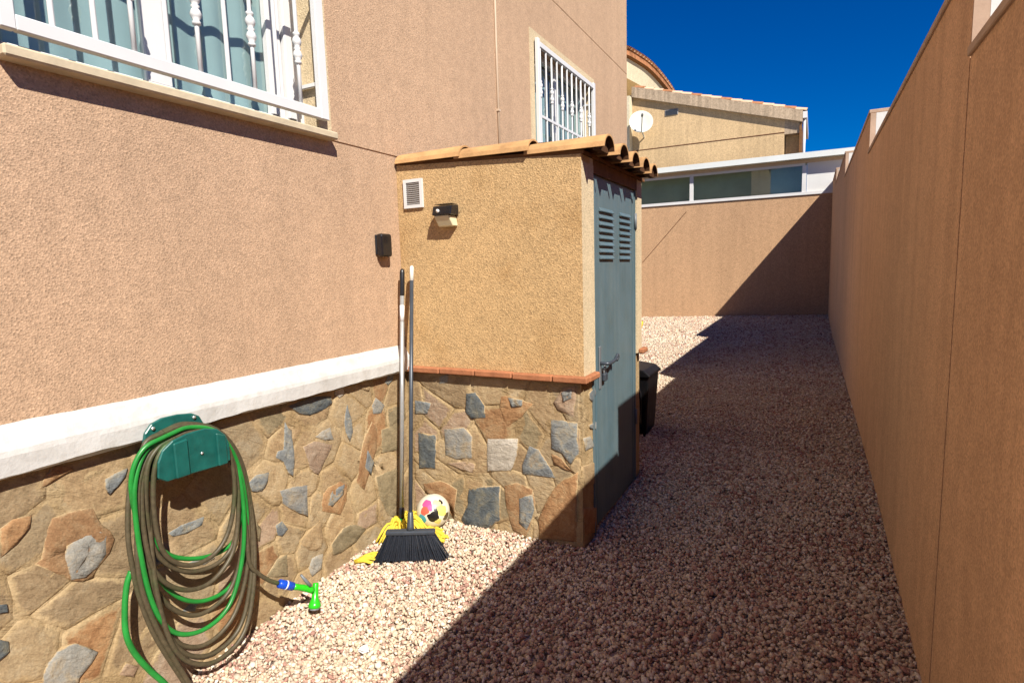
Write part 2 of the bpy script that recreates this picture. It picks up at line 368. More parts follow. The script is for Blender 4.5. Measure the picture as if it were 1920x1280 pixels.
def sheet_wall(name, mat, parent, fix, axis, a0, a1, z0, z1, holes=(), grooves=(), thick=0.25, sign=1):
    """Wall slab whose visible face lies at `fix` on axis ('x' or 'y'), facing sign; holes pass through, grooves are 8 mm deep."""
    A = sorted({a0, a1, *[h[0] for h in holes], *[h[1] for h in holes], *[g[0] for g in grooves], *[g[1] for g in grooves]})
    Z = sorted({z0, z1, *[h[2] for h in holes], *[h[3] for h in holes], *[g[2] for g in grooves], *[g[3] for g in grooves]})
    A = [a for a in A if a0 <= a <= a1]; Z = [z for z in Z if z0 <= z <= z1]
    mb = MB()
    def P(a, d, z): return (fix-sign*d, a, z) if axis == 'x' else (a, fix-sign*d, z)
    def depth(i, j):
        if i < 0 or j < 0 or i >= len(A)-1 or j >= len(Z)-1: return None
        ca, cz = (A[i]+A[i+1])/2, (Z[j]+Z[j+1])/2
        for h in holes:
            if h[0] < ca < h[1] and h[2] < cz < h[3]: return -1
        for g in grooves:
            if g[0] < ca < g[1] and g[2] < cz < g[3]: return 0.008
        return 0.0
    for i in range(len(A)-1):
        for j in range(len(Z)-1):
            d = depth(i, j)
            if d >= 0: mb.add([P(A[i], d, Z[j]), P(A[i+1], d, Z[j]), P(A[i+1], d, Z[j+1]), P(A[i], d, Z[j+1])], [(0, 1, 2, 3)])
            for (di, dj, e) in ((1, 0, ((A[i+1], Z[j]), (A[i+1], Z[j+1]))), (0, 1, ((A[i], Z[j+1]), (A[i+1], Z[j+1])))):
                d2 = depth(i+di, j+dj)
                if d2 is None: continue
                q1 = thick if d == -1 else d; q2 = thick if d2 == -1 else d2
                if abs(q1-q2) > 1e-6:
                    (a, z), (b, zz) = e
                    mb.add([P(a, q1, z), P(b, q1, zz), P(b, q2, zz), P(a, q2, z)], [(0, 1, 2, 3)])
    for (p, q) in (((a0, z0), (a0, z1)), ((a1, z0), (a1, z1)), ((a0, z0), (a1, z0)), ((a0, z1), (a1, z1))):
        mb.add([P(p[0], 0, p[1]), P(q[0], 0, q[1]), P(q[0], thick, q[1]), P(p[0], thick, p[1])], [(0, 1, 2, 3)])
    me_o = mb.build(name, mat, parent, recalc=False)
    return me_o

def stone(pts, nrm, proud, mat, parent, rg, jit=0.05, soft=False):
    """An irregular flat stone set in mortar: outline pts (3-D, on the wall plane), thickness `proud`."""
    nrm = Vector(nrm); n = len(pts); out = []
    c = sum((Vector(p) for p in pts), Vector())/n
    size = sum((Vector(p)-c).length for p in pts)/n
    for i in range(n):
        a, b = Vector(pts[i]), Vector(pts[(i+1) % n]); k = 2 if (b-a).length > 0.05 else 1
        for j in range(k):
            q = a.lerp(b, j/k)
            q += (c-q)*rg.uniform(-jit, jit) * (1 if j else .5) + Vector((rg.uniform(-1, 1), rg.uniform(-1, 1), rg.uniform(-1, 1)))*size*0.025
            q -= nrm*(q-c).dot(nrm)
            out.append(q)
    n = len(out); V = []; F = []
    tilt = Vector((rg.uniform(-1, 1), rg.uniform(-1, 1), rg.uniform(-1, 1)))*0.03
    proud *= 0.55; ED = []
    for (s, h, jh, ed_) in (((1.05, -0.003, 0, -0.5), (1.0, proud*0.3, 0.3, -0.2), (0.90, proud, 0.35, 0.2), (0.62, proud*1.2, 0.7, 0.8), (0.28, proud*1.1, 0.8, 1.1)) if soft else ((1.04, -0.007, 0, -0.15), (1.01, proud*0.5, 0.3, 0.15), (0.95, proud, 0.25, 0.5), (0.66, proud*1.15, 0.5, 1.0), (0.30, proud*1.15, 0.5, 1.2))):
        for q in out:
            d = q-c
            V.append(c + d*s + nrm*(h*(1+rg.uniform(-jh, jh)) + (d*s).dot(tilt)*0.6)); ED.append(ed_)
    V.append(c + nrm*proud*1.15); ED.append(1.3)
    for r_ in range(4):
        for i in range(n):
            F.append((r_*n+i, r_*n+(i+1) % n, (r_+1)*n+(i+1) % n, (r_+1)*n+i))
    for i in range(n): F.append((4*n+i, 4*n+(i+1) % n, 5*n))
    o = MB().add(V, F).build('stone', mat, parent, smooth=True)
    at = o.data.attributes.new('edge', 'FLOAT', 'POINT'); at.data.foreach_set('value', ED)
    return o

# ------------------------------------------------------------------ ground
def gz(y):
    pts = [(-3, -0.16), (0.6, -0.10), (1.2, -0.075), (1.8, -0.03), (2.3, 0.0), (2.8, 0.02), (3.3, 0.045), (3.9, 0.085), (5, 0.10), (8, 0.10), (12, 0.10), (15.6, 0.13), (30, 0.13)]
    for (a, za), (b, zb) in zip(pts, pts[1:]):
        if y <= b: return za + (zb-za)*max(0, (y-a))/(b-a)
    return pts[-1][1]
def gz_at(x, y): return gz(y) + (0.10*max(0, (y-12)/3.6)*max(0, (x+4)/4.4) if y > 12 else 0)

WX = -2.15            # plane of the house wall
FY = 2.72             # front plane of the shed
SX = -1.02            # door side of the shed
BY = 3.84             # back of the shed
def wx(y): return 0.395-0.0035*y   # inner face of the long boundary wall
RY = 15.5             # rear wall

g = MB().box(-260, 260, -260, 260, -0.9, -0.42).build('ground', 'earth'); tag(g, kind='structure')
xs = [-6.0+0.2*i for i in range(33)]; ys = [-2.6+0.2*i for i in range(92)]
V = [(x, y, gz_at(x, y)-0.012+0.006*mnoise.noise(Vector((x*2, y*2, 0)))) for y in ys for x in xs]
F = [(j*33+i, j*33+i+1, (j+1)*33+i+1, (j+1)*33+i) for j in range(91) for i in range(32)]
b = MB().add(V, F).build('gravel_path', 'gravel_bed', recalc=False); tag(b, kind='structure')

def gravel():
    rs = np.random.RandomState(11)
    bm = bmesh.new(); bmesh.ops.create_icosphere(bm, subdivisions=1, radius=1.0)
    ico = np.array([v.co[:] for v in bm.verts]); icf = np.array([[v.index for v in f.verts] for f in bm.faces]); bm.free()
    octv = np.array([[1, 0, 0], [-1, 0, 0], [0, 1, 0], [0, -1, 0], [0, 0, 1], [0, 0, -1]], float)
    octf = np.array([[0, 2, 4], [2, 1, 4], [1, 3, 4], [3, 0, 4], [2, 0, 5], [1, 2, 5], [3, 1, 5], [0, 3, 5]])
    VV = []; FF = []; CC = []; base = 0
    zones = [(-2.16, 0.39, 0.75, 4.6, 8600, 0.0080, ico, icf), (-2.16, 0.38, 4.6, 7.4, 5200, 0.0095, octv, octf),
             (-3.6, 0.37, 7.4, 10.5, 2600, 0.0130, octv, octf), (-4.6, 0.36, 10.5, 15.5, 1300, 0.0175, octv, octf)]
    for (x0, x1, y0, y1, dens, size, bv, bf) in zones:
        n = int((x1-x0)*(y1-y0)*dens)
        x = rs.uniform(x0, x1, n); y = rs.uniform(y0, y1, n)
        keep = ~((x < SX) & (y > FY+0.01) & (y < BY)) & ~((x < WX+0.005) & (y < 7.4))
        x, y = x[keep], y[keep]; n = len(x)
        z = np.array([gz_at(a, b_) for a, b_ in zip(x, y)]) + rs.uniform(-0.006, 0.010, n)
        s = size*np.exp(rs.normal(0, 0.28, n))
        ax = np.stack([s*rs.uniform(0.9, 1.35, n), s*rs.uniform(0.7, 1.05, n), s*rs.uniform(0.5, 0.85, n)], 1)
        q = rs.normal(size=(n, 4)); q[:, 1:3] *= 0.45; q /= np.linalg.norm(q, axis=1, keepdims=True)
        w_, a, b_, c = q.T
        Rm = np.stack([1-2*(b_*b_+c*c), 2*(a*b_-c*w_), 2*(a*c+b_*w_), 2*(a*b_+c*w_), 1-2*(a*a+c*c), 2*(b_*c-a*w_), 2*(a*c-b_*w_), 2*(b_*c+a*w_), 1-2*(a*a+b_*b_)], 1).reshape(n, 3, 3)
        k = len(bv)
        P = bv[None]*(1+rs.uniform(-0.27, 0.27, (n, k, 1)))*ax[:, None, :]
        P = np.einsum('nij,nkj->nki', Rm, P) + np.stack([x, y, z], 1)[:, None, :]
        VV.append(P.reshape(-1, 3)); FF.append((bf[None] + (np.arange(n)*k)[:, None, None]).reshape(-1, 3) + base); base += n*k
        pal = np.array([(0.55, 0.44, 0.32), (0.60, 0.52, 0.405), (0.50, 0.385, 0.275), (0.42, 0.27, 0.205), (0.34, 0.19, 0.15), (0.44, 0.36, 0.28), (0.10, 0.08, 0.07), (0.64, 0.58, 0.49)])
        # reddish stones gather in loose patches
        pn = np.array([mnoise.noise(Vector((a_*3.2, b2*3.2, 3.3))) for a_, b2 in zip(x, y)])
        pr = np.clip(0.22+0.35*pn, 0.06, 0.55)
        u = rs.uniform(size=n)
        idx = rs.choice([0, 1, 2, 5, 7], size=n, p=[0.32, 0.27, 0.2, 0.09, 0.12])
        idx = np.where(u < pr*0.55, 3, np.where(u < pr, 4, idx)); idx = np.where(rs.uniform(size=n) < 0.008, 6, idx)
        col = pal[idx]*rs.uniform(0.86, 1.1, (n, 1))
        CC.append(np.repeat(col, len(bf), axis=0))
    Vt = np.concatenate(VV); Ft = np.concatenate(FF); Ct = np.concatenate(CC)
    me = bpy.data.meshes.new('gravel')
    me.vertices.add(len(Vt)); me.vertices.foreach_set('co', Vt.ravel().astype(np.float32))
    me.loops.add(Ft.size); me.loops.foreach_set('vertex_index', Ft.ravel().astype(np.int32))
    me.polygons.add(len(Ft)); me.polygons.foreach_set('loop_start', (np.arange(len(Ft))*3).astype(np.int32))
    at = me.attributes.new('tint', 'FLOAT_COLOR', 'FACE')
    at.data.foreach_set('color', np.concatenate([Ct, np.ones((len(Ct), 1))], 1).ravel().astype(np.float32))
    me.update(calc_edges=True); me.validate()
    me.materials.append(MATS['gravel_stone'])
    o = bpy.data.objects.new('gravel', me); COL.objects.link(o)
    tag(o, 'loose cream and reddish crushed gravel covering the side yard', 'gravel', kind='stuff')
gravel()

# ------------------------------------------------------------------ house
house = thing('house', 'house with pinkish sprayed render, barred windows and a stone base with white ledge', 'house', (WX, 3, 0))
W1 = (0.88, 2.14, 2.195, 3.41); W2 = (4.64, 6.07, 2.195, 3.41)
sheet_wall('wall', 'plaster_house', house, WX, 'x', -3.0, 7.40, 1.02, 6.4, holes=[W1, W2],
           grooves=[(-3.0, 7.40, 2.163, 2.171), (-3.0, 7.40, 3.888, 3.896)], thick=0.3)
MB().box(-8.0, WX-0.3, 7.10, 7.398, 0, 6.398).build('gable_wall', 'plaster_house', house)
MB().box(-8.0, WX-0.302, -2.998, -2.7, 0, 6.398).build('gable_wall', 'plaster_house', house)
MB().box(-8.0, -7.7, -2.69, 7.09, 0, 6.39).build('back_wall', 'plaster_house', house)
MB().box(-8.2, WX+0.25, -3.2, 7.62, 6.402, 6.55).build('roof_slab', 'tile_old', house)
MB().box(-7.69, WX-0.31, -2.69, 7.09, 1.9, 1.98).build('floor_slab', 'interior_dark', house)

def rough_slab(name, mat, parent, axis, fix, a0, a1, z0, z1, sign, amp=0.005, step=0.035, thick=0.2):
    na = max(2, int((a1-a0)/step)); nz = max(2, int((z1-z0)/step)); V = []; F = []
    for j in range(nz+1):
        for i in range(na+1):
            a = a0+(a1-a0)*i/na; z = z0+(z1-z0)*j/nz
            h = amp*(mnoise.noise(Vector((a*9, z*9, fix*5))) + 0.7*mnoise.noise(Vector((a*22, z*26, 3+fix))))
            V.append((fix+sign*h, a, z) if axis == 'x' else (a, fix+sign*h, z))
    for j in range(nz):
        for i in range(na):
            F.append((j*(na+1)+i, j*(na+1)+i+1, (j+1)*(na+1)+i+1, (j+1)*(na+1)+i))
    mb = MB().add(V, F)
    def P(a, d, z): return (fix-sign*d, a, z) if axis == 'x' else (a, fix-sign*d, z)
    for p, q in (((a0, z0), (a0, z1)), ((a1, z0), (a1, z1)), ((a0, z1), (a1, z1))):
        mb.add([P(p[0], 0, p[1]), P(q[0], 0, q[1]), P(q[0], thick, q[1]), P(p[0], thick, p[1])], [(0, 1, 2, 3)])
    return mb.build(name, mat, parent, recalc=False)
plinth = rough_slab('plinth', 'mortar_tan', house, 'x', WX-0.004, -3.0, 7.38, -0.4, 1.0, 1)
tag(plinth, 'base clad in irregular rust, tan and slate coloured stones')

def cropA(p): return (p[0]/2.56, 780+p[1]/2.56)
def cropB(p): return (400+p[0]/3.368, 700+p[1]/3.368)
def cropC(p): return (640+p[0]/2.783, 620+p[1]/2.783)
def cropD(p): return (1000+p[0]/4.13, 720+p[1]/4.13)
HS = [(cropA, 'stone_rust', .012, [(245, 490), (330, 455), (440, 445), (490, 520), (545, 590), (520, 660), (440, 770), (345, 790), (170, 710), (205, 680)]),
      (cropA, 'stone_grey', .019, [(300, 690), (310, 620), (400, 570), (480, 545), (510, 570), (505, 660), (470, 720), (400, 770), (340, 780)]),
      (cropA, 'stone_rust', .012, [(0, 540), (60, 495), (150, 470), (140, 530), (75, 610), (0, 680)]),
      (cropA, 'stone_slate', .012, [(505, 300), (610, 245), (600, 290), (560, 340), (520, 375), (503, 345)]),
      (cropA, 'stone_rust', .009, [(205, 300), (260, 240), (330, 230), (350, 255), (290, 290), (200, 340)]),
      (cropA, 'stone_grey', .012, [(205, 1220), (270, 1130), (360, 1080), (470, 1130), (440, 1180), (380, 1250), (370, 1290), (200, 1290)]),
      (cropA, 'stone_dark', .010, [(-30, 905), (30, 900), (40, 940), (-30, 950)]),
      (cropA, 'stone_dark', .010, [(-60, 1060), (40, 1080), (45, 1130), (-60, 1220)]),
      (cropA, 'stone_pink', .009, [(600, 1180), (660, 1200), (640, 1250), (570, 1240)]),
      (cropA, 'stone_slate', .009, [(800, 560), (870, 520), (980, 480), (970, 520), (890, 560), (830, 575)]),
      (cropA, 'stone_grey', .009, [(880, 710), (1000, 665), (1030, 680), (980, 710)]),
      (cropA, 'stone_slate', .009, [(870, 935), (905, 900), (950, 890), (935, 935)]),
      (cropB, 'stone_dark', .012, [(470, 205), (600, 150), (740, 140), (745, 185), (690, 235), (600, 262), (530, 250)]),
      (cropB, 'stone_slate', .012, [(450, 310), (490, 360), (500, 440), (510, 560), (500, 650), (470, 630), (440, 560), (390, 530), (400, 490), (440, 480), (445, 400)]),
      (cropB, 'stone_pale', .012, [(765, 90), (820, 85), (820, 130), (790, 155), (765, 130)]),
      (cropB, 'stone_slate', .010, [(840, 190), (870, 290), (880, 370), (860, 430), (830, 370), (825, 290)]),
      (cropB, 'stone_grey', .010, [(735, 340), (760, 420), (700, 420), (640, 400), (690, 360)]),
      (cropB, 'stone_pink', .010, [(565, 460), (640, 425), (700, 435), (750, 450), (700, 560), (660, 640), (610, 610), (590, 540)]),
      (cropB, 'stone_slate', .013, [(215, 690), (265, 640), (345, 620), (340, 680), (300, 745), (240, 740)]),
      (cropB, 'stone_grey', .014, [(415, 740), (500, 715), (590, 705), (592, 900), (540, 880), (430, 820)]),
      (cropB, 'stone_rust', .011, [(720, 720), (800, 680), (840, 700), (840, 800), (800, 890), (740, 880), (680, 870), (680, 800)]),
      (cropB, 'stone_slate', .018, [(745, 740), (825, 695), (815, 760), (740, 840), (715, 830)]),
      (cropB, 'stone_rust', .011, [(1000, 310), (1030, 350), (1030, 480), (990, 600), (950, 740), (900, 690), (920, 580), (940, 440)]),
      (cropB, 'stone_slate', .017, [(970, 480), (1010, 560), (990, 640), (950, 590)]),
      (cropB, 'stone_grey', .010, [(1020, 150), (1080, 200), (1060, 250), (1005, 255), (1000, 200)]),
      (cropB, 'stone_olive', .011, [(1060, 360), (1160, 310), (1160, 490), (1060, 500)]),
      (cropB, 'stone_olive', .011, [(1020, 650), (1160, 590), (1160, 900), (1100, 890), (1050, 790)]),
      (cropB, 'stone_tan', .012, [(540, 1060), (670, 930), (690, 1050), (680, 1110), (600, 1120)]),
      (cropB, 'stone_olive', .012, [(740, 1080), (820, 970), (900, 950), (960, 980), (900, 1060), (800, 1130), (750, 1150)]),
      (cropB, 'stone_olive', .012, [(330, 1280), (400, 1170), (460, 1140), (470, 1280)]),
      (cropB, 'stone_grey', .011, [(600, 1230), (620, 1160), (690, 1130), (680, 1230), (620, 1280)]),
      (cropB, 'stone_olive', .010, [(250, 850), (270, 940), (300, 980), (290, 1060), (250, 1060)]),
      (cropB, 'stone_slate', .010, [(390, 960), (430, 930), (470, 980), (430, 1030), (400, 1020)]),
      (cropB, 'stone_slate', .010, [(1080, 60), (1100, 10), (1140, 5), (1130, 40), (1100, 75)]),
      (cropB, 'stone_tan', .010, [(920, 70), (990, 80), (980, 110), (930, 100)])]
used = []
sr = random.Random(5)
for fn, mt_, pr_, pl in HS:
    pts = [onx(*fn(p), WX-0.002) for p in pl]
    stone(pts, (1, 0, 0), pr_, mt_, plinth, sr)
    c = sum(pts, Vector())/len(pts); used.append((c.y, c.z, max((p-c).length for p in pts)))
def fill_stones(parent, n, alo, ahi, zlo, zhi, plane, nrm, axis, rlo, rhi, used_, mats, seed, proud=0.006):
    rg = random.Random(seed); made = 0; tries = 0
    while made < n and tries < n*60:
        tries += 1
        a = rg.uniform(alo, ahi); z = rg.uniform(zlo, zhi); r_ = rg.uniform(rlo, rhi)
        if any((a-u[0])**2 + (z-u[1])**2 < (r_*0.95+u[2]*0.82)**2 for u in used_): continue
        k = rg.randint(5, 8); t0 = rg.uniform(0, 6.28); el = rg.uniform(0.65, 1.0); ro = rg.uniform(0, 3.14); pts = []
        for i in range(k):
            t = t0+6.283*i/k+rg.uniform(-.25, .25); q = r_*rg.uniform(.78, 1.1)
            u, v = q*math.cos(t), q*el*math.sin(t); u, v = u*math.cos(ro)-v*math.sin(ro), u*math.sin(ro)+v*math.cos(ro)
            zz = min(zhi+0.02, z+v); aa = min(ahi+.03, max(alo-.03, a+u))
            pts.append(Vector((plane, aa, zz)) if axis == 'x' else Vector((aa, plane, zz)))
        stone(pts, nrm, proud*rg.uniform(.7, 1.4), rg.choice(mats), parent, rg)
        used_.append((a, z, r_)); made += 1
TANS = ['stone_tan']*6 + ['stone_pink', 'stone_rust', 'stone_olive']
def cells(parent, alo, ahi, zlo, zhi, plane, nrm, axis, n, mats, seed):
    """close-fitting flat stones: bounded cells round relaxed seeds, each its own piece"""
    rg = random.Random(seed); S = []
    tries = 0
    while len(S) < n and tries < 20000:
        tries += 1; q = (rg.uniform(alo, ahi), rg.uniform(zlo, zhi)); dmin = 0.62*math.sqrt((ahi-alo)*(zhi-zlo)/n)
        if all((q[0]-t[0])**2+((q[1]-t[1])*1.15)**2 > dmin**2 for t in S): S.append(q)
    for i, c in enumerate(S):
        poly = [(alo, zlo), (ahi, zlo), (ahi, zhi), (alo, zhi)]
        for j, t in enumerate(S):
            if i == j: continue
            mx_, mz = (c[0]+t[0])/2, (c[1]+t[1])/2; dx_, dz = t[0]-c[0], t[1]-c[1]; out = []
            for k in range(len(poly)):
                p, q = poly[k], poly[(k+1) % len(poly)]
                fp = (p[0]-mx_)*dx_+(p[1]-mz)*dz; fq = (q[0]-mx_)*dx_+(q[1]-mz)*dz
                if fp <= 0: out.append(p)
                if (fp < 0) != (fq < 0):
                    u_ = fp/(fp-fq); out.append((p[0]+(q[0]-p[0])*u_, p[1]+(q[1]-p[1])*u_))
            poly = out
            if len(poly) < 3: break
        if len(poly) < 3: continue
        ca = sum(p[0] for p in poly)/len(poly); cz = sum(p[1] for p in poly)/len(poly)
        poly = [(ca+(p[0]-ca)*0.93, cz+(p[1]-cz)*0.93) for p in poly]
        pts = [Vector((plane, a_, z_)) if axis == 'x' else Vector((a_, plane, z_)) for a_, z_ in poly]
        stone(pts, nrm, rg.uniform(0.002, 0.0065), rg.choice(mats), parent, rg, jit=0.06, soft=True)
CELL = ['stone_tan']*5 + ['stone_sand']*5 + ['stone_pink', 'stone_rust', 'stone_olive']
cells(plinth, 0.35, 2.70, -0.2, 0.93, WX-0.003, (1, 0, 0), 'x', 68, CELL, 41)
us2 = []
fill_stones(plinth, 45, 3.9, 7.3, 0.1, 0.88, WX-0.002, (1, 0, 0), 'x', 0.06, 0.13, us2, TANS+['stone_slate', 'stone_grey', 'stone_dark'], 23, 0.01)

# white ledge over the stone base: hand-trowelled profile swept along y
def ledge():
    na = 230; V = []; F = []; prof = [(0.0, 1.083), (0.018, 1.068), (0.047, 1.012), (0.050, 0.995), (0.046, 0.938), (0.030, 0.931), (-0.01, 0.936)]
    ys_ = [-3.0+ (2.70+3.0)*i/na for i in range(na+1)]
    for y in ys_:
        for k, (d, z) in enumerate(prof):
            j = mnoise.noise(Vector((y*4, k*3.1, 0)))*0.004 + mnoise.noise(Vector((y*17, k*3.1, 4)))*0.0022
            if k >= 4: j *= 2.2
            V.append((WX+d+ (j*0.6 if 0 < k < 6 else 0), y, z+j))
    n = len(prof)
    for i in range(na):
        for k in range(n-1): F.append((i*n+k, i*n+k+1, (i+1)*n+k+1, (i+1)*n+k))
    F.append(tuple(range(n))); F.append(tuple(na*n+k for k in range(n-1, -1, -1)))
    MB().add(V, F).build('white_ledge', 'paint_white', house, recalc=True)
    MB().prism([(WX, 3.84, 1.08), (WX+.047, 3.84, 1.01), (WX+.047, 3.84, .94), (WX, 3.84, .935)], (0, 3.56, 0)).build('white_ledge', 'paint_white', house)
ledge()

def baluster(path_y, x, z0, z1, knobs, parent, r=0.0085):
    zs = [(z0, r)]
    for kz in knobs:
        for dz, rr in ((-0.074, r), (-0.068, r), (-0.066, r*1.75), (-0.056, r*1.8), (-0.052, r*1.25), (-0.04, r*2.1), (-0.028, r*2.45), (-0.014, r*1.9), (-0.008, r*1.25), (0.0, r*2.0), (0.006, r*1.25),
                       (0.014, r*1.9), (0.028, r*2.45), (0.04, r*2.1), (0.052, r*1.25), (0.056, r*1.8), (0.066, r*1.75), (0.068, r), (0.074, r)):
            if z0+0.01 < kz+dz < z1-0.01: zs.append((kz+dz, rr))
    zs.append((z1, r)); zs.sort(key=lambda t: t[0])
    name = 'baluster' if knobs else 'bar'
    return MB().tube([(x, path_y, z) for z, _ in zs], [q for _, q in zs], 10).build(name, 'frame_white', parent, smooth=bool(knobs))

def window(W, ybars, knob_idx, mulls, knobs, gx, fz0):
    y0, y1, z0, z1 = W
    win = MB(); win.box(WX-0.135, WX-0.085, y0, y0+0.055, z0, z1).box(WX-0.135, WX-0.085, y1-0.055, y1, z0, z1)
    win.box(WX-0.135, WX-0.085, y0+0.055, y1-0.055, z0, z0+0.05).box(WX-0.135, WX-0.085, y0+0.055, y1-0.055, z1-0.05, z1)
    wo_ = win.build('window', 'frame_white', house, bevel=0.003)
    for a, b_, dx in mulls:
        MB().box(WX-0.128+dx, WX-0.092+dx, a, b_, z0+0.05, z1-0.05).build('sash_stile', 'frame_white', wo_, bevel=0.004)
    MB().add([(WX-0.11, y0+0.05, z0+0.05), (WX-0.11, y1-0.05, z0+0.05), (WX-0.11, y1-0.05, z1-0.05), (WX-0.11, y0+0.05, z1-0.05)], [(0, 1, 2, 3)]).build('pane', 'glass_teal', wo_, recalc=False)
    V = []; F = []; n = 120
    for i in range(n+1):
        y = y0-0.05+(y1-y0+0.1)*i/n
        xx = WX-0.165+0.007*math.sin(y*34+1.3*math.sin(y*7))+0.006*math.sin(y*15)
        for z in (z0-0.02, z1+0.02): V.append((xx, y, z))
    for i in range(n): F.append((2*i, 2*i+2, 2*i+3, 2*i+1))
    MB().add(V, F).build('curtain', 'curtain_cloth', wo_, smooth=True, recalc=False)
    MB().box(WX-0.9, WX-0.86, y0-0.4, y1+0.4, z0-0.2, z1+0.2).build('interior', 'interior_dark', wo_)
    # pale surround on the render
    sd = MB(); e = 0.085
    sd.box(WX, WX+0.004, y0-e, y0, z0-0.02, z1+e).box(WX, WX+0.004, y1, y1+e, z0-0.02, z1+e).box(WX, WX+0.004, y0, y1, z1, z1+e)
    sd.build('window_surround', 'plaster_cream', house)
    si = MB().box(WX-0.29, WX+0.062, y0-0.0, y1+0.07, z0-0.035, z0-0.0).build('window_sill', 'sill_stone', house, bevel=0.006)
    for yy, s in ((y0, 1), (y1, -1)):
        MB().box(WX-0.084, WX+0.001, min(yy, yy+s*0.003), max(yy, yy+s*0.003), z0+0.001, z1-0.001).build('window_reveal', 'plaster_cream', wo_)
    # grille
    gr = MB().box(gx-0.016, gx+0.016, y0+0.005-0.01, y0+0.035, fz0, z1+0.02).build('window_grille', 'frame_white', house, bevel=0.003)
    MB().box(gx-0.016, gx+0.016, y1-0.045, y1+0.005, fz0, z1+0.02).build('post', 'frame_white', gr, bevel=0.003)
    MB().box(gx-0.015, gx+0.015, y0+0.035, y1-0.045, fz0, fz0+0.045).build('rail', 'frame_white', gr, bevel=0.003)
    MB().box(gx-0.015, gx+0.015, y0+0.035, y1-0.045, z1-0.045, z1).build('rail', 'frame_white', gr, bevel=0.003)
    MB().box(gx-0.008, gx+0.008, y0+0.035, y1-0.045, 2.795, 2.82).build('rail', 'frame_white', gr, bevel=0.002)
    for i, y in enumerate(ybars):
        baluster(y, gx, fz0+0.04, z1-0.04, knobs if i in knob_idx else [], gr)
    for y in (y0+0.015, y1-0.02):
        for z in (fz0+0.16, z1-0.2):
            MB().box(WX-0.084, gx, y-0.008, y+0.008, z, z+0.016).build('fixing_bracket', 'frame_white', gr)
window(W1, [1.015+0.1215*i for i in range(9)], (2, 4, 6, 8), [(1.385, 1.485, 0.0), (1.945, 1.985, 0.012), (1.995, 2.035, -0.005), (2.04, 2.085, 0.016)], [2.518, 3.03], WX+0.058, 2.235)
window(W2, [4.70+0.1215*i for i in range(11)], (0, 2, 4, 6, 8, 10), [(5.28, 5.38, 0.0)], [2.518, 3.03], WX+0.03, 2.235)
# cable conduit and clips
cdt = MB().tube([(WX+0.008, 3.97, 2.15), (WX+0.008, 3.965, 3.2), (WX+0.008, 3.97, 6.3)], 0.009, 8).build('conduit', 'pvc_beige', house, smooth=True)
for z in (2.69, 3.6):
    MB().box(WX, WX+0.02, 3.952, 3.985, z, z+0.016).build('clip', 'pvc_beige', cdt)

# ------------------------------------------------------------------ shed
shed = thing('utility_shed', 'small ochre rendered meter shed with clay tile roof and grey blue metal door', 'shed', (-1.6, 3.28, 0))
# front wall above the brick course: top follows the roof pitch
def zr(x): return 2.115 + (x-WX)*(-0.055)     # underside of tiles along x
mb = MB(); fr = [(WX+0.001, FY, 0.93), (SX, FY, 0.93), (SX, FY, zr(SX)), (WX+0.001, FY, zr(WX))]
mb.prism(fr, (0, 0.12, 0)).build('front_wall', 'plaster_shed', shed)
DY0, DY1 = 2.905, 3.715
sw = MB()
sw.box(SX-0.12, SX, FY+0.1201, DY0-0.012, 0.93, zr(SX)).build('jamb', 'plaster_cream', shed)
MB().box(SX-0.0005, SX+0.002, FY+0.001, DY0-0.012, 0.93, 2.02).build('corner_render', 'plaster_cream', shed)
MB().box(SX-0.12, SX, DY1+0.012, BY, 0.93, zr(SX)).build('jamb', 'plaster_cream', shed)
MB().box(SX-0.12, SX-0.001, DY0-0.012, DY1+0.012, 1.985, zr(SX)).build('lintel', 'wood_and_shade', shed)  # rendered wall over the door, eave shadow put into its dark colour
MB().prism([(WX+0.001, BY, 0), (SX-0.1201, BY, 0), (SX-0.1201, BY, zr(SX)), (WX+0.001, BY, zr(WX))], (0, -0.12, 0)).build('back_wall', 'plaster_shed', shed)
pf = rough_slab('plinth', 'mortar_tan', shed, 'y', FY+0.008, WX, SX-0.018, -0.2, 0.93, -1, thick=0.1)
ps = rough_slab('plinth_side', 'mortar_tan', shed, 'x', SX-0.018, FY+0.008, DY0-0.012, -0.2, 0.93, 1, thick=0.1)
pb = rough_slab('plinth_side', 'mortar_tan', shed, 'x', SX-0.018, DY1+0.012, BY, -0.2, 0.93, 1, thick=0.1)
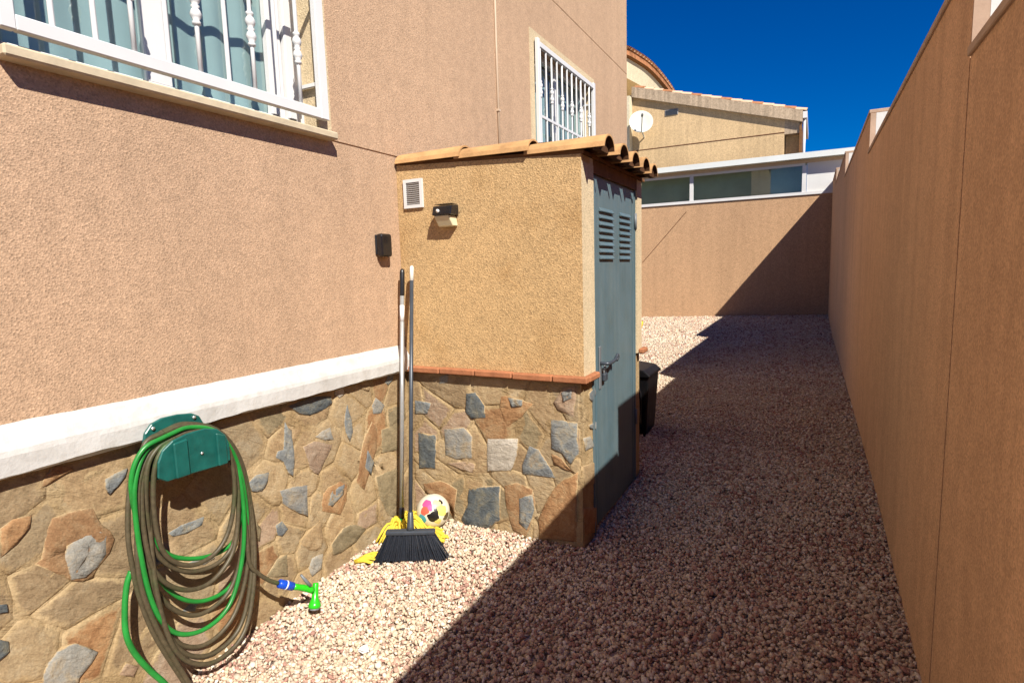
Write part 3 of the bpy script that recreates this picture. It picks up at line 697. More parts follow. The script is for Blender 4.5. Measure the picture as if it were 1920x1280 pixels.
CS = [('stone_dark', .013, [(655, 325), (700, 320), (750, 390), (755, 455), (680, 460), (650, 420)]),
      ('stone_rust', .010, [(835, 340), (870, 340), (1000, 380), (940, 450), (870, 495), (845, 470), (830, 400)]),
      ('stone_slate', .017, [(870, 345), (950, 360), (945, 390), (890, 400)]),
      ('stone_pink', .012, [(1110, 370), (1160, 300), (1220, 290), (1225, 350), (1215, 450), (1130, 410)]),
      ('stone_grey', .018, [(1150, 320), (1205, 300), (1205, 350), (1160, 370)]),
      ('stone_slate', .013, [(1095, 460), (1235, 480), (1240, 640), (1200, 700), (1150, 640), (1095, 610)]),
      ('stone_rust', .010, [(1095, 640), (1150, 665), (1200, 725), (1235, 745), (1170, 725), (1110, 690)]),
      ('stone_dark', .014, [(405, 530), (495, 545), (492, 720), (405, 720)]),
      ('stone_grey', .012, [(540, 510), (640, 505), (685, 550), (680, 660), (600, 670), (545, 650)]),
      ('stone_pale', .013, [(765, 560), (925, 565), (915, 650), (890, 730), (760, 735)]),
      ('stone_slate', .012, [(985, 600), (1030, 620), (1060, 660), (1120, 770), (950, 750), (945, 700)]),
      ('stone_dark', .015, [(665, 820), (830, 805), (835, 980), (780, 1030), (650, 1010), (630, 980), (660, 900)]),
      ('stone_rust', .011, [(850, 800), (920, 790), (1000, 830), (1015, 900), (990, 1000), (960, 1080), (900, 1040), (865, 930)]),
      ('stone_slate', .018, [(930, 870), (1000, 850), (1010, 930), (970, 1040), (930, 1000)]),
      ('stone_rust', .016, [(1030, 980), (1080, 860), (1160, 770), (1232, 745), (1236, 1110), (1030, 1090)]),
      ('stone_slate', .010, [(385, 360), (470, 375), (450, 430), (385, 435)]),
      ('stone_pink', .010, [(555, 690), (640, 680), (700, 690), (690, 740), (620, 720)]),
      ('stone_rust', .010, [(430, 800), (520, 780), (600, 830), (590, 980), (540, 870), (440, 840)]),
      ('stone_slate', .009, [(515, 240), (560, 225), (560, 270), (510, 280)])]
used = []
for mt_, pr_, pl in CS:
    pts = [ony(*cropC(p), FY+0.006) for p in pl]
    pts = [Vector((min(p.x, SX-0.024), p.y, p.z)) for p in pts]
    stone(pts, (0, -1, 0), pr_, mt_, pf, sr)
    c = sum(pts, Vector())/len(pts); used.append((c.x, c.z, max((p-c).length for p in pts)))
cells(pf, WX+0.01, SX-0.022, -0.05, 0.92, FY+0.007, (0, -1, 0), 'y', 32, CELL, 42)
for mt_, pl in (('stone_slate', [(430, 70), (470, 30), (490, 60), (455, 140), (430, 110)]), ('stone_slate', [(425, 320), (485, 290), (488, 350), (440, 345)]),
                ('stone_rust', [(385, 960), (480, 955), (485, 1150), (400, 1170)]), ('stone_tan', [(380, 640), (470, 600), (480, 760), (400, 800)]), ('stone_grey', [(385, 420), (440, 400), (470, 480), (400, 520)])):
    stone([onx(*cropD(p), SX-0.017) for p in pl], (1, 0, 0), .008, mt_, ps, sr)

# terracotta course capping the stone base
cx = WX+0.03; k = 0
trim = MB().box(WX+0.012, SX-0.002, FY+0.002, FY+0.05, 0.935, 0.955).build('brick_course', 'brick_red', shed)
while cx < SX+0.0:
    ln = min(0.235, SX+0.034-cx)
    dz = rnd.uniform(-.003, .003)
    MB().box(cx, cx+ln-0.004, FY-0.040+rnd.uniform(-.003, .003), FY+0.001, 0.922+dz, 0.957+dz).build('brick', 'brick_red', trim, bevel=0.006)
    cx += ln; k += 1
MB().box(SX-0.001, SX+0.036, FY+0.002, DY0-0.03, 0.920, 0.955).build('brick', 'brick_red', trim, bevel=0.008)
MB().box(SX-0.001, SX+0.036, DY1+0.04, BY+0.03, 0.922, 0.957).build('brick', 'brick_red', trim, bevel=0.008)

# door
dx = SX-0.016
door = MB().box(dx-0.035, dx, DY0, DY1, 0.06, 1.985).build('door', 'door_blue', shed, bevel=0.003)
MB().box(dx-0.05, dx+0.006, DY0-0.012, DY0+0.0, 0.03, 1.99).build('door_frame', 'door_blue', shed)
MB().box(dx-0.05, dx+0.006, DY1, DY1+0.012, 0.03, 1.99).build('door_frame', 'door_blue', shed)
for a in (0.035, DY1-DY0-0.035-0.012): MB().box(dx, dx+0.004, DY0+a, DY0+a+0.012, 0.08, 1.96).build('pressed_rib', 'door_blue', door, bevel=0.0018)
for (a0, a1) in ((3.02, 3.26), (3.39, 3.61)):
    for i in range(8):
        z = 1.545+i*0.0365
        MB().prism([(dx+0.0005, a0, z+0.024), (dx+0.014, a0, z+0.004), (dx+0.012, a0, z), (dx+0.0005, a0, z+0.004)], (0, a1-a0, 0)).build('louvre', 'door_blue', door)
MB().box(dx+0.0005, dx+0.007, 2.99, 3.025, 0.83, 1.07).build('lock_plate', 'nozzle_grey', door, bevel=0.003)
hd = MB().tube(catmull([(dx+0.007, 3.008, 0.975), (dx+0.045, 3.01, 0.975), (dx+0.055, 3.04, 0.975), (dx+0.055, 3.12, 0.98), (dx+0.052, 3.15, 0.99)], 5), 0.010, 8).build('handle', 'tube_dark', door, smooth=True)
MB().tube(catmull([(dx+0.052, 3.15, 0.987), (dx+0.054, 3.172, 1.002), (dx+0.054, 3.18, 0.985), (dx+0.052, 3.16, 0.972)], 5), 0.009, 8).build('handle_end', 'tube_dark', hd, smooth=True)
pk = MB().box(dx+0.008, dx+0.03, 3.02, 3.07, 0.87, 0.915).build('padlock', 'tube_dark', door, bevel=0.006)
MB().tube(catmull([(dx+0.019, 3.03, 0.915), (dx+0.019, 3.03, 0.945), (dx+0.019, 3.045, 0.958), (dx+0.019, 3.06, 0.945), (dx+0.019, 3.06, 0.915)], 4), 0.004, 6).build('shackle', 'steel_grey', pk, smooth=True)
for z in (1.74, 0.45): MB().tube([(dx+0.008, DY1+0.006, z), (dx+0.008, DY1+0.006, z+0.1)], 0.009, 8).build('hinge', 'nozzle_grey', door, smooth=True)

# roof of barrel tiles
EX = -0.895
def arc_tile(p0, p1, r0, r1, parent, mat, up=1, th=0.010, n=9, half=1.5, name='roof_tile'):
    p0, p1 = Vector(p0), Vector(p1); t = (p1-p0).normalized(); side = Vector((0, 1, 0)); zv = t.cross(side).normalized()
    if zv.z < 0: zv = -zv
    V = []; F = []
    for p, r_ in ((p0, r0), (p1, r1)):
        for rr in (r_, r_-th):
            for i in range(n+1):
                a = -half+2*half*i/n
                V.append(p + side*math.sin(a)*rr + zv*(math.cos(a)*rr*0.86*up))
    m = n+1
    for i in range(n):
        F += [(i, i+1, 2*m+i+1, 2*m+i), (m+i, 3*m+i, 3*m+i+1, m+i+1), (i, m+i, m+i+1, i+1), (2*m+i, 2*m+i+1, 3*m+i+1, 3*m+i)]
    F += [(0, 2*m, 3*m, m), (n, m+n, 3*m+n, 2*m+n)]
    o = MB().add(V, F).build(name, mat, parent, smooth=False)
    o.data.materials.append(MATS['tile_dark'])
    for i in range(n): o.data.polygons[4*i+1].material_index = 1      # dirty inner face, with the hollow's shade put into its colour
    return o
roof = MB().prism([(WX+0.002, FY+0.004, zr(WX)+0.001), (SX+0.012, FY+0.004, zr(SX)+0.001), (SX+0.012, FY+0.004, zr(SX)+0.018), (WX+0.002, FY+0.004, zr(WX)+0.018)], (0, BY-FY+0.03, 0)).build('roof', 'wood_and_shade', shed)
YC = [2.775+0.235*i for i in range(5)]
for i, yc in enumerate(YC):
    xa = WX+0.01; segs = [(WX+0.012, -1.70), (-1.74, -1.285), (-1.325, EX)]
    for s, (a, b_) in enumerate(segs):
        lift = 0.004 + 0.004*rnd.uniform(-1, 1)
        j = rnd.uniform(-.008, .008)
        arc_tile((a, yc+j, zr(a)+lift+0.002), (b_+rnd.uniform(-.012, .012), yc+j*.5, zr(b_)+lift+0.018-0.002*s), 0.074, 0.086, roof, 'tile_terracotta')
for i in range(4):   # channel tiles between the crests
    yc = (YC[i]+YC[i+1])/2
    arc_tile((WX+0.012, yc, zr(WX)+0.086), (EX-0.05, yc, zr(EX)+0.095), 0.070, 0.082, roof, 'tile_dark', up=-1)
for yc in YC:   # added dark plug that paints the shade inside each eave tile
    MB().prism([(EX-0.028, yc+0.074*math.sin(a_), zr(EX)+0.010+0.062*math.cos(a_)) for a_ in [-1.5+0.3*k_ for k_ in range(11)]], (-0.03, 0, 0)).build('tile_shade_plug', 'tile_dark', roof)
# mortar dabs under the eave tiles
for i in range(4):
    y = (YC[i]+YC[i+1])/2
    bmx = MB().obox((EX-0.05, y-0.085, zr(EX)+0.03), (0.012, 0, 0), (0, 0.008, 0), (0, 0, 0.009)); bmx.build('mortar_dab', 'tip_pale', roof, bevel=0.006)
# vent grille on the front wall
V0 = (-2.095, -1.965, 1.868, 2.028)
vg = MB().box(V0[0], V0[1], FY-0.014, FY+0.001, V0[2], V0[2]+0.018).box(V0[0], V0[1], FY-0.014, FY+0.001, V0[3]-0.018, V0[3])
vg.box(V0[0], V0[0]+0.018, FY-0.014, FY+0.001, V0[2]+0.018, V0[3]-0.018).box(V0[1]-0.018, V0[1], FY-0.014, FY+0.001, V0[2]+0.018, V0[3]-0.018)
vg = vg.build('vent_grille', 'frame_white', shed)
MB().box(V0[0]+0.018, V0[1]-0.018, FY-0.003, FY-0.0005, V0[2]+0.018, V0[3]-0.018).build('vent_backing', 'vent_grey', vg)
for i in range(11):
    z = V0[2]+0.022+i*0.011
    MB().prism([(V0[0]+0.018, FY-0.003, z+0.008), (V0[0]+0.018, FY-0.012, z+0.002), (V0[0]+0.018, FY-0.011, z), (V0[0]+0.018, FY-0.003, z+0.005)], (V0[1]-V0[0]-0.036, 0, 0)).build('slat', 'vent_grey', vg)

# ------------------------------------------------------------------ boundary wall
bw = thing('boundary_wall', 'tall stepped boundary wall in shade with pinkish render along the right', 'wall', (0.39, 5, 0))
STEPS = [(-3.0, 2.185, 2.105), (2.185, 5.68, 2.39), (5.68, 9.75, 2.71), (9.75, 13.4, 3.05), (13.4, 16.2, 3.33)]
def shear(mb):
    for v in mb.v: v.x += wx(v.y)
    return mb
for i, (a, b_, T) in enumerate(STEPS):
    a2 = a+(0.014 if i == 1 else 0.004) if i else a
    shear(MB().box(0, 0.20, a2, b_, -0.5, T-0.028)).build('wall_section', 'plaster_wall', bw)
    shear(MB().box(-0.010, 0.22, a2-0.004, b_-0.002 if i < 4 else b_, T-0.028, T)).build('coping', 'coping', bw, bevel=0.003)
    if i:
        Tp = STEPS[i-1][2]
        shear(MB().box(0.040, 0.198, a2-0.006, a2-0.0005, Tp+0.002, T-0.03)).build('white_end_panel', 'render_white', bw)
        shear(MB().box(0.0005, 0.039, a2-0.0075, a2-0.0006, Tp+0.002, T-0.03)).build('edge_strip', 'coping', bw)
        shear(MB().box(0.006, 0.19, a+0.0002, a2-0.0002, -0.4, Tp-0.03)).build('joint_filler', 'joint_dark', bw) if i == 1 else None

# ------------------------------------------------------------------ rear wall, glazed terrace, neighbours
rw = thing('rear_wall', 'sunlit rendered wall closing the far end of the gravel yard', 'wall', (-2, RY, 0))
MB().box(-6.5, 0.9, RY, RY+0.22, -0.3, 3.06).build('wall_slab', 'plaster_rear', rw)
p1, p2 = ony(1287, 397, RY), ony(1205, 492, RY)
MB().tube([(p1.x, RY-0.006, p1.z), (p2.x, RY-0.006, p2.z)], 0.007, 5).build('loose_wire', 'joint_dark', rw)
gt = thing('glazed_terrace', 'white framed glazed terrace strip under metal roof above the far wall', 'terrace', (-2, RY, 3.06))
MB().box(-6.4, 0.9, RY-0.03, RY+0.06, 3.061, 3.13).build('sill_rail', 'frame_white', gt)
MB().box(-6.4, -0.24, RY, RY+0.05, 3.735, 3.79).build('head_rail', 'frame_white', gt)
for x in (-6.4, -4.9, -2.87, -0.30):
    MB().box(x, x+0.09, RY-0.012, RY+0.055, 3.131, 3.734).build('mullion', 'frame_white', gt)
for a, b_ in ((-6.31, -4.9), (-4.81, -2.87), (-2.78, -0.30)):
    MB().add([(a, RY+0.02, 3.131), (b_, RY+0.02, 3.131), (b_, RY+0.02, 3.734), (a, RY+0.02, 3.734)], [(0, 1, 2, 3)]).build('pane', 'glass_far', gt, recalc=False)
MB().box(-0.2, 0.9, RY+0.01, RY+0.2, 3.131, 3.86).build('end_wall', 'render_white', gt)
MB().box(-6.4, -0.21, RY+0.30, RY+0.34, 3.0, 3.86).build('blind', 'blind_green', gt)
MB().box(-6.4, 0.9, RY-0.002, RY+0.1, 3.791, 3.87).build('header', 'pvc_beige', gt)
MB().prism([(-6.6, RY-0.22, 3.87), (-6.6, RY-0.22, 4.0), (-6.6, RY+1.6, 4.12), (-6.6, RY+1.6, 4.0)], (7.6, 0, 0)).build('roof', 'metal_roof', gt)

NY = 18.0
nh = thing('neighbour_house', 'neighbouring ochre house with sloping tiled parapet behind the glazed terrace', 'house', (-3, NY, 0))
top = lambda x: 6.893 + (x+5.019)*(5.538-6.893)/(4.632)
MB().prism([(-9, NY, 0), (-0.82, NY, 0), (-0.82, NY, top(-0.82)-0.2), (-5.02, NY, top(-5.02)-0.2), (-9, NY, top(-5.02)-0.2)], (0, 5, 0)).build('wall', 'plaster_neighbour', nh)
MB().box(-9, -0.819, NY-0.006, NY, 5.02, 5.045).build('groove', 'joint_dark', nh)
MB().prism([(-5.05, NY-0.12, top(-5.05)-0.30), (-0.38, NY-0.12, top(-0.38)-0.30), (-0.38, NY-0.12, top(-0.38)), (-5.05, NY-0.12, top(-5.05))], (0, 0.4, 0)).build('parapet_fascia', 'plaster_fascia', nh)
MB().box(-0.80, -0.45, NY+0.30, NY+3, 0, 4.979).build('side_recess', 'plaster_neighbour', nh)
MB().box(-0.819, -0.45, NY+0.001, NY+3, 4.98, top(-0.82)-0.29).build('beam', 'plaster_fascia', nh)
MB().box(-0.449, -0.39, NY-0.05, NY+3, 0, 5.22).build('corner_post', 'wood_and_shade', nh)
MB().tube([(-0.33, NY-0.02, 3.5), (-0.33, NY-0.02, 5.35)], 0.035, 8).build('downpipe', 'frame_white', nh, smooth=True)
MB().box(-0.375, -0.27, NY-0.1, NY+3, 5.33, 5.5).build('gutter', 'frame_white', nh)
for i in range(17):
    x = -5.0+i*0.275
    t = MB(); z = top(x)
    arc_tile((x, NY+0.08, z+0.005), (x+0.31, NY+0.08, z-0.075), 0.095, 0.11, nh, 'tile_pale' if i % 3 else 'tile_old', half=1.4)
vb = MB().box(-4.07, -3.68, NY-0.015, NY, 5.93, 6.09).build('wall_vent', 'vent_grey', nh)
for i in range(5):
    MB().box(-4.05, -3.70, NY-0.03, NY-0.016, 5.94+i*0.031, 5.952+i*0.031).build('slat', 'tube_dark', vb)
# round ended upper house
th_ = thing('tower_house', 'taller pale house with curved white cornice and dark clay tile eaves behind', 'house', (-7, 22, 0))
EZ = 8.5
cur = [(1120, 86), (1150, 88), (1176, 93), (1196, 104), (1214, 116), (1229, 130), (1243, 146), (1256, 163), (1266, 180), (1274, 200)]
eave = [onz(px, py, EZ) for px, py in cur]
eave = catmull(eave, 5)
def ribbon(name, mat, off0, z0, off1, z1, parent, closed_thick=0.0):
    """a band following the eave curve between two inward offsets and heights"""
    V = []; F = []
    n = len(eave)
    for i, p in enumerate(eave):
        t = (eave[min(i+1, n-1)]-eave[max(i-1, 0)]); t.z = 0; t.normalize()
        inn = Vector((-t.y, t.x, 0))      # away from the camera
        for o_, z_ in ((off0, z0), (off1, z1)):
            V.append(p + inn*o_ + Vector((0, 0, z_)))
    for i in range(n-1): F.append((2*i, 2*i+1, 2*i+3, 2*i+2))
    return MB().add(V, F).build(name, mat, parent, recalc=False)
ribbon('eave_board', 'tile_old', 0.0, -0.02, 0.0, -0.16, th_)
ribbon('soffit', 'wood_and_shade', 0.0, -0.16, 0.12, -0.2, th_)
ribbon('cornice', 'plaster_pale', 0.12, -0.2, 0.2, -0.78, th_)
ribbon('cornice_soffit', 'plaster_pale', 0.2, -0.78, 1.0, -0.85, th_)
ribbon('curved_wall', 'plaster_pale', 1.0, -0.85, 1.0, -6.5, th_)
ribbon('roof', 'tile_old', -0.02, 0.0, 4.0, 1.1, th_)
n_ = len(eave); acc = 0.0
for i in range(1, n_-1):
    t = eave[i+1]-eave[i-1]; t.z = 0; t.normalize(); inn = Vector((-t.y, t.x, 0))
    for sgn in (0.0, 0.5):
        p = eave[i].lerp(eave[i+1], sgn)
        V = []; F = []; m_ = 6
        for q, rr in ((p-inn*0.06, 0.10), (p+inn*0.75+Vector((0, 0, 0.19)), 0.085)):
            for k in range(m_+1):
                a = -1.5+3.0*k/m_; V.append(q + t*math.sin(a)*rr + Vector((0, 0, math.cos(a)*rr)))
        for k in range(m_): F.append((k, k+1, m_+1+k+1, m_+1+k))
        MB().add(V, F).build('roof_tile', 'tile_pale' if (i*2+int(sgn*2)) % 3 == 0 else 'tile_old', th_, recalc=False)
MB().box(-9, -5.06, NY-0.3, NY-0.01, 0, 6.6).build('side_wall', 'plaster_pale', nh)

# satellite dish
dc = ony(1202, 228, NY-0.55)
sd = thing('satellite_dish', 'cream round satellite dish on the ochre gable beside the house corner', 'satellite dish', tuple(dc))
aim = Vector((0.35, -1, 0.42)).normalized(); u = aim.cross(Vector((0, 0, 1))).normalized(); v = u.cross(aim)
V = []; F = []
for r_, d in ((0.0, -0.07), (0.12, -0.062), (0.24, -0.035), (0.34, 0.0), (0.35, 0.0), (0.34, -0.014), (0.2, -0.062), (0.0, -0.085)):
    for k in range(28):
        a = 2*math.pi*k/28; V.append(dc + u*math.cos(a)*r_ + v*math.sin(a)*r_*1.06 + aim*d)
for i in range(7):
    for k in range(28): F.append((i*28+k, i*28+(k+1) % 28, (i+1)*28+(k+1) % 28, (i+1)*28+k))
MB().add(V, F).build('reflector', 'dish_white', sd, smooth=True)
lnb = dc + aim*0.42 - v*0.08
MB().tube([dc-v*0.36+aim*0.0, lnb], 0.013, 6).build('feed_arm', 'tube_dark', sd)
MB().tube([lnb-aim*-0.03, lnb-aim*0.06], 0.032, 8).build('receiver', 'black_plastic', sd)
MB().tube(catmull([dc-aim*0.08, dc-aim*0.14-v*0.1, Vector((dc.x-0.05, NY, dc.z-0.35))], 4), 0.02, 6).build('mounting_arm', 'dish_white', sd)

# ------------------------------------------------------------------ wall fittings
lc = onx(712, 461, WX)
wl = thing('wall_lamp', 'small black rounded box lamp on the render beside the shed', 'lamp', tuple(lc))
MB().box(WX, WX+0.012, lc.y-0.042, lc.y+0.042, lc.z-0.05, lc.z+0.06).build('back_plate', 'black_plastic', wl, bevel=0.004)
MB().box(WX+0.0121, WX+0.055, lc.y-0.045, lc.y+0.045, lc.z-0.062, lc.z+0.065).build('housing', 'black_shiny', wl, bevel=0.014, seg=3)
c = ony(843, 405, FY)
sl_ = thing('solar_light', 'solar motion light with black top and cream diffuser on the shed front', 'lamp', tuple(c))
MB().prism([(c.x-0.062, FY, c.z+0.058), (c.x-0.062, FY-0.07, c.z+0.05), (c.x-0.062, FY-0.085, c.z+0.0), (c.x-0.062, FY, c.z+0.0)], (0.124, 0, 0)).build('housing', 'black_shiny', sl_, bevel=0.006, seg=2)
MB().prism([(c.x-0.056, FY, c.z-0.001), (c.x-0.056, FY-0.078, c.z-0.001), (c.x-0.046, FY-0.045, c.z-0.06), (c.x-0.046, FY, c.z-0.06)], (0.10, 0, 0)).build('diffuser', 'lamp_diffuser', sl_, bevel=0.005)
MB().box(c.x-0.056, c.x+0.056, FY-0.062, FY-0.008, c.z+0.0585, c.z+0.061).build('solar_panel', 'black_shiny', sl_)
sp = MB().tube([(c.x-0.022, FY-0.078, c.z+0.022), (c.x-0.022, FY-0.087, c.z+0.022)], 0.010, 10).build('sensor', 'tip_pale', sl_, smooth=True)

# ------------------------------------------------------------------ hose holder and hose
HX = WX+0.012
hh = thing('hose_holder', 'dark green plastic hose hanger screwed to the white ledge, holding the coiled hose', 'hose holder', (HX, 1.3, 0.85))
def YZ(px, py, X): return onx(px, py, X)
plate = [(262, 905), (262, 850), (268, 812), (280, 794), (300, 783), (330, 776), (356, 774), (370, 779), (378, 792), (382, 830), (385, 880)]
XB = WX+0.070
MB().prism([YZ(px, py, XB-0.014) for px, py in plate], (0.014, 0, 0)).build('back_plate', 'holder_green', hh, bevel=0.003)
for px, py in ((286, 803), (363, 782)):
    q = YZ(px, py, XB); MB().tube([q, q+Vector((0.006, 0, 0))], 0.0065, 10).build('screw', 'screw_steel', hh, smooth=True)
XF = WX+0.150
face = [(297, 897), (297, 868), (305, 845), (324, 826), (350, 813), (385, 803), (408, 804), (424, 815), (431, 832), (433, 862), (415, 872), (380, 882), (340, 894), (315, 903)]
fpl = [YZ(px, py, XF) for px, py in face]
MB().prism(fpl, (-0.010, 0, 0)).build('front_flange', 'holder_green', hh, bevel=0.003)
for (a, b_) in (((326, 832), (352, 822)), ((406, 812), (424, 815))):
    A, B = YZ(a[0], a[1], XF+0.012), YZ(b_[0], b_[1], XF+0.012)
    lo = 0.13
    MB().prism([A, B, Vector((A.x, B.y, A.z-lo)), Vector((A.x, A.y, A.z-lo))], (-0.0118, 0, 0)).build('rib', 'holder_green', hh, bevel=0.004)
q = YZ(378, 849, XF); MB().tube([q, q+Vector((0.005, 0, 0))], 0.005, 8).build('screw', 'screw_steel', hh, smooth=True)
# saddle: arch between plate and flange
sad = []
arc = [Vector((0, p.y, p.z)) for p in [YZ(px, py, XF-0.01) for px, py in [(299, 885), (300, 866), (308, 846), (327, 828), (352, 816), (385, 807), (405, 808), (420, 818), (428, 834), (430, 860)]]]
V = []; F = []
for p in arc:
    V += [(XF-0.01, p.y, p.z), (XB, p.y, p.z-0.004), (XB, p.y*0.97+1.31*0.03, p.z-0.018), (XF-0.01, p.y*0.97+1.31*0.03, p.z-0.014)]
for i in range(len(arc)-1):
    for k in range(4): F.append((4*i+k, 4*i+(k+1) % 4, 4*i+4+(k+1) % 4, 4*i+4+k))
MB().add(V, F).build('saddle', 'holder_green', hh)

hose = thing('garden_hose', 'coiled garden hose faded brown with green lengths hanging on the hanger', 'hose', (WX+0.1, 1.3, 0.2))
HR = 0.0088
def loop(i, pxs, mat, x_top, x_bot, name='coil', r=HR, closed=True):
    pts = []
    ys_all = [p[1] for p in pxs]; y_lo, y_hi = min(ys_all), max(ys_all)
    for (px, py) in pxs:
        py += 11*max(0, min(1, (880-py)/70))
        t = (py-y_lo)/(y_hi-y_lo); t = t*t*(3-2*t)
        pts.append(onx(px, py, x_top+(x_bot-x_top)*t))
    if closed: pts = pts + [pts[0]]
    path = catmull(pts, 7)
    return MB().tube(path, r, 8, caps=not closed).build(name, mat, hose, smooth=True)
# each loop is traced: over the saddle, down the right, round the bottom, up the left
LP = [
 ([(330, 813), (372, 797), (410, 806), (432, 848), (440, 920), (430, 990), (405, 1035), (365, 1058), (325, 1052), (300, 1020), (288, 950), (290, 880), (305, 835)], 'hose_brown', XB+.055, XB+.045),
 ([(322, 812), (368, 793), (412, 808), (438, 862), (448, 940), (440, 1010), (415, 1050), (370, 1070), (325, 1064), (290, 1030), (275, 960), (276, 880), (295, 834)], 'hose_brown', XB+.042, XB+.030),
 ([(318, 806), (365, 790), (414, 806), (440, 868), (447, 950), (438, 1030), (405, 1082), (365, 1104), (320, 1098), (285, 1060), (268, 980), (268, 890), (288, 834)], 'hose_brown', XB+.026, XB+.05),
 ([(316, 802), (358, 788), (412, 803), (442, 862), (456, 950), (452, 1040), (428, 1110), (378, 1150), (330, 1144), (290, 1100), (262, 1010), (256, 900), (282, 828)], 'hose_brown', XB+.012, XB+.02),
 ([(310, 812), (350, 797), (402, 802), (438, 850), (456, 940), (455, 1040), (432, 1130), (385, 1178), (330, 1186), (290, 1140), (264, 1040), (252, 920), (272, 842)], 'hose_green', XB+.036, XB+.065),
 ([(308, 808), (352, 791), (408, 802), (446, 860), (464, 960), (464, 1060), (440, 1150), (392, 1204), (340, 1208), (302, 1160), (272, 1060), (252, 930), (270, 838)], 'hose_brown', XB+.02, XB+.035),
 ([(306, 800), (350, 786), (410, 800), (450, 864), (470, 970), (472, 1070), (452, 1170), (404, 1222), (350, 1226), (312, 1180), (284, 1080), (262, 950), (268, 832)], 'hose_brown', XB+.008, XB+.055),
 ([(304, 798), (348, 783), (412, 798), (454, 868), (474, 980), (476, 1090), (458, 1184), (410, 1236), (360, 1242), (322, 1206), (294, 1110), (280, 980), (270, 836)], 'hose_brown', XB+.0, XB+.075),
 ([(312, 806), (356, 790), (408, 800), (444, 862), (462, 950), (460, 1040), (430, 1100), (380, 1126), (330, 1116), (288, 1066), (258, 980), (246, 900), (268, 836)], 'hose_green', XB+.048, XB+.010),
 ([(316, 809), (358, 792), (408, 803), (440, 858), (452, 930), (444, 1000), (420, 1030), (372, 1046), (318, 1040), (280, 1000), (262, 940), (262, 880), (280, 838)], 'hose_green', XB+.030, XB+.022),
]
for i, (pxs, mt_, xt, xb) in enumerate(LP):
    loop(i, pxs, mt_, xt, xb, 'coil' if mt_ == 'hose_brown' else 'green_coil')
loop(0, [(300, 812), (262, 850), (243, 920), (240, 1000), (248, 1060), (262, 1120), (290, 1190), (340, 1270), (380, 1330)], 'hose_brown', XB+.014, XB+.05, 'tail', closed=False)
loop(0, [(318, 816), (282, 842), (262, 900), (258, 980), (258, 1050), (268, 1110), (296, 1180), (336, 1250), (384, 1330)], 'hose_brown', XB+.030, XB+.075, 'tail', closed=False)
loop(0, [(246, 1070), (238, 1095), (234, 1140), (236, 1185), (250, 1220), (280, 1255), (310, 1282), (350, 1330)], 'hose_green', XB+.004, XB+.05, 'green_tail', r=HR*1.15, closed=False)
# lead to the spray gun
NB = Vector((-2.02, 1.735, 0.045))
pts = [onx(452, 900, XB+0.03), onx(462, 1000, XB+0.04), onx(468, 1055, XB+0.05), onx(484, 1074, XB+0.06), onx(504, 1087, XB+0.07)]
con0 = onx(522, 1093, XB+0.08)
MB().tube(catmull(pts+[con0], 6), HR, 8).build('lead', 'hose_brown', hose, smooth=True)
con1 = onx(550, 1099, XB+0.10)
d = (con1-con0).normalized()
ncon = MB().tube([con0, con0+d*.004, con0.lerp(con1, .45), con1-d*.003, con1], [0.013, 0.0185, 0.0195, 0.0185, 0.014], 12).build('connector', 'nozzle_blue', hose, smooth=True)
q = con0.lerp(con1, .5); MB().tube([q-d*.003, q+d*.003], 0.0203, 12).build('ring', 'paper_label', ncon, smooth=True)
hb = onx(586, 1106, XB+0.12)
grip = MB().tube(catmull([con1, con1.lerp(hb, .5)+Vector((0, 0, .003)), hb], 4), [0.0135]*4+[0.0145]*5, 10).build('spray_gun', 'nozzle_green', hose, smooth=True)
hd0 = onx(590, 1132, XB+0.135); hd1 = onx(592, 1092, XB+0.115)
dd = (hd0-hd1).normalized()
MB().tube([hd1, hd1+dd*.006, hd1.lerp(hd0, .35), hd1.lerp(hd0, .7), hd0-dd*.006, hd0+dd*.004, hd0+dd*.014, hd0+dd*.02], [0.012, 0.0135, 0.0135, 0.015, 0.024, 0.0285, 0.026, 0.018], 14).build('spray_head', 'nozzle_green', grip, smooth=True)
MB().tube([hd0+dd*.018, hd0+dd*.024], 0.020, 12).build('nozzle_rim', 'nozzle_grey', grip)
tr0, tr1 = onx(582, 1098, XB+0.125), onx(564, 1077, XB+0.105)
MB().tube([tr0, tr0.lerp(tr1, .5), tr1], [0.008, 0.0075, 0.005], 8).build('trigger', 'nozzle_grey', grip, smooth=True)

# ------------------------------------------------------------------ mop, broom, ball
mb0 = Vector((-2.045, 2.47, gz(2.47)+0.01)); mtop = ony(754, 504, 2.655)
mop = thing('mop', 'string mop with grey handle, black grip and yellow strands standing in the corner', 'mop', tuple(mb0))
hl = mb0+Vector((0, 0, 0.05)); dm = (mtop-hl)
P = lambda t: hl+dm*t
MB().tube([P(0.045), P(0.90)], 0.0125, 12).build('handle', 'steel_grey', mop, smooth=True)
MB().tube([P(0.895), P(0.90), P(0.985), P(0.995), P(1.0)], [0.0125, 0.0142, 0.0145, 0.012, 0.006], 12).build('grip', 'black_plastic', mop, smooth=True)
MB().tube([P(0.795), P(0.858)], 0.0130, 12).build('handle_label', 'paper_label', mop, smooth=True)
MB().tube([P(0.03), P(0.035), P(0.068), P(0.072)], [0.015, 0.017, 0.016, 0.013], 12).build('collar', 'black_plastic', mop, smooth=True)
MB().tube([P(-0.01), P(0.0), P(0.028), P(0.031)], [0.028, 0.03, 0.02, 0.015], 12).build('socket', 'mop_green', mop, smooth=True)
mr = random.Random(3); smb = MB()
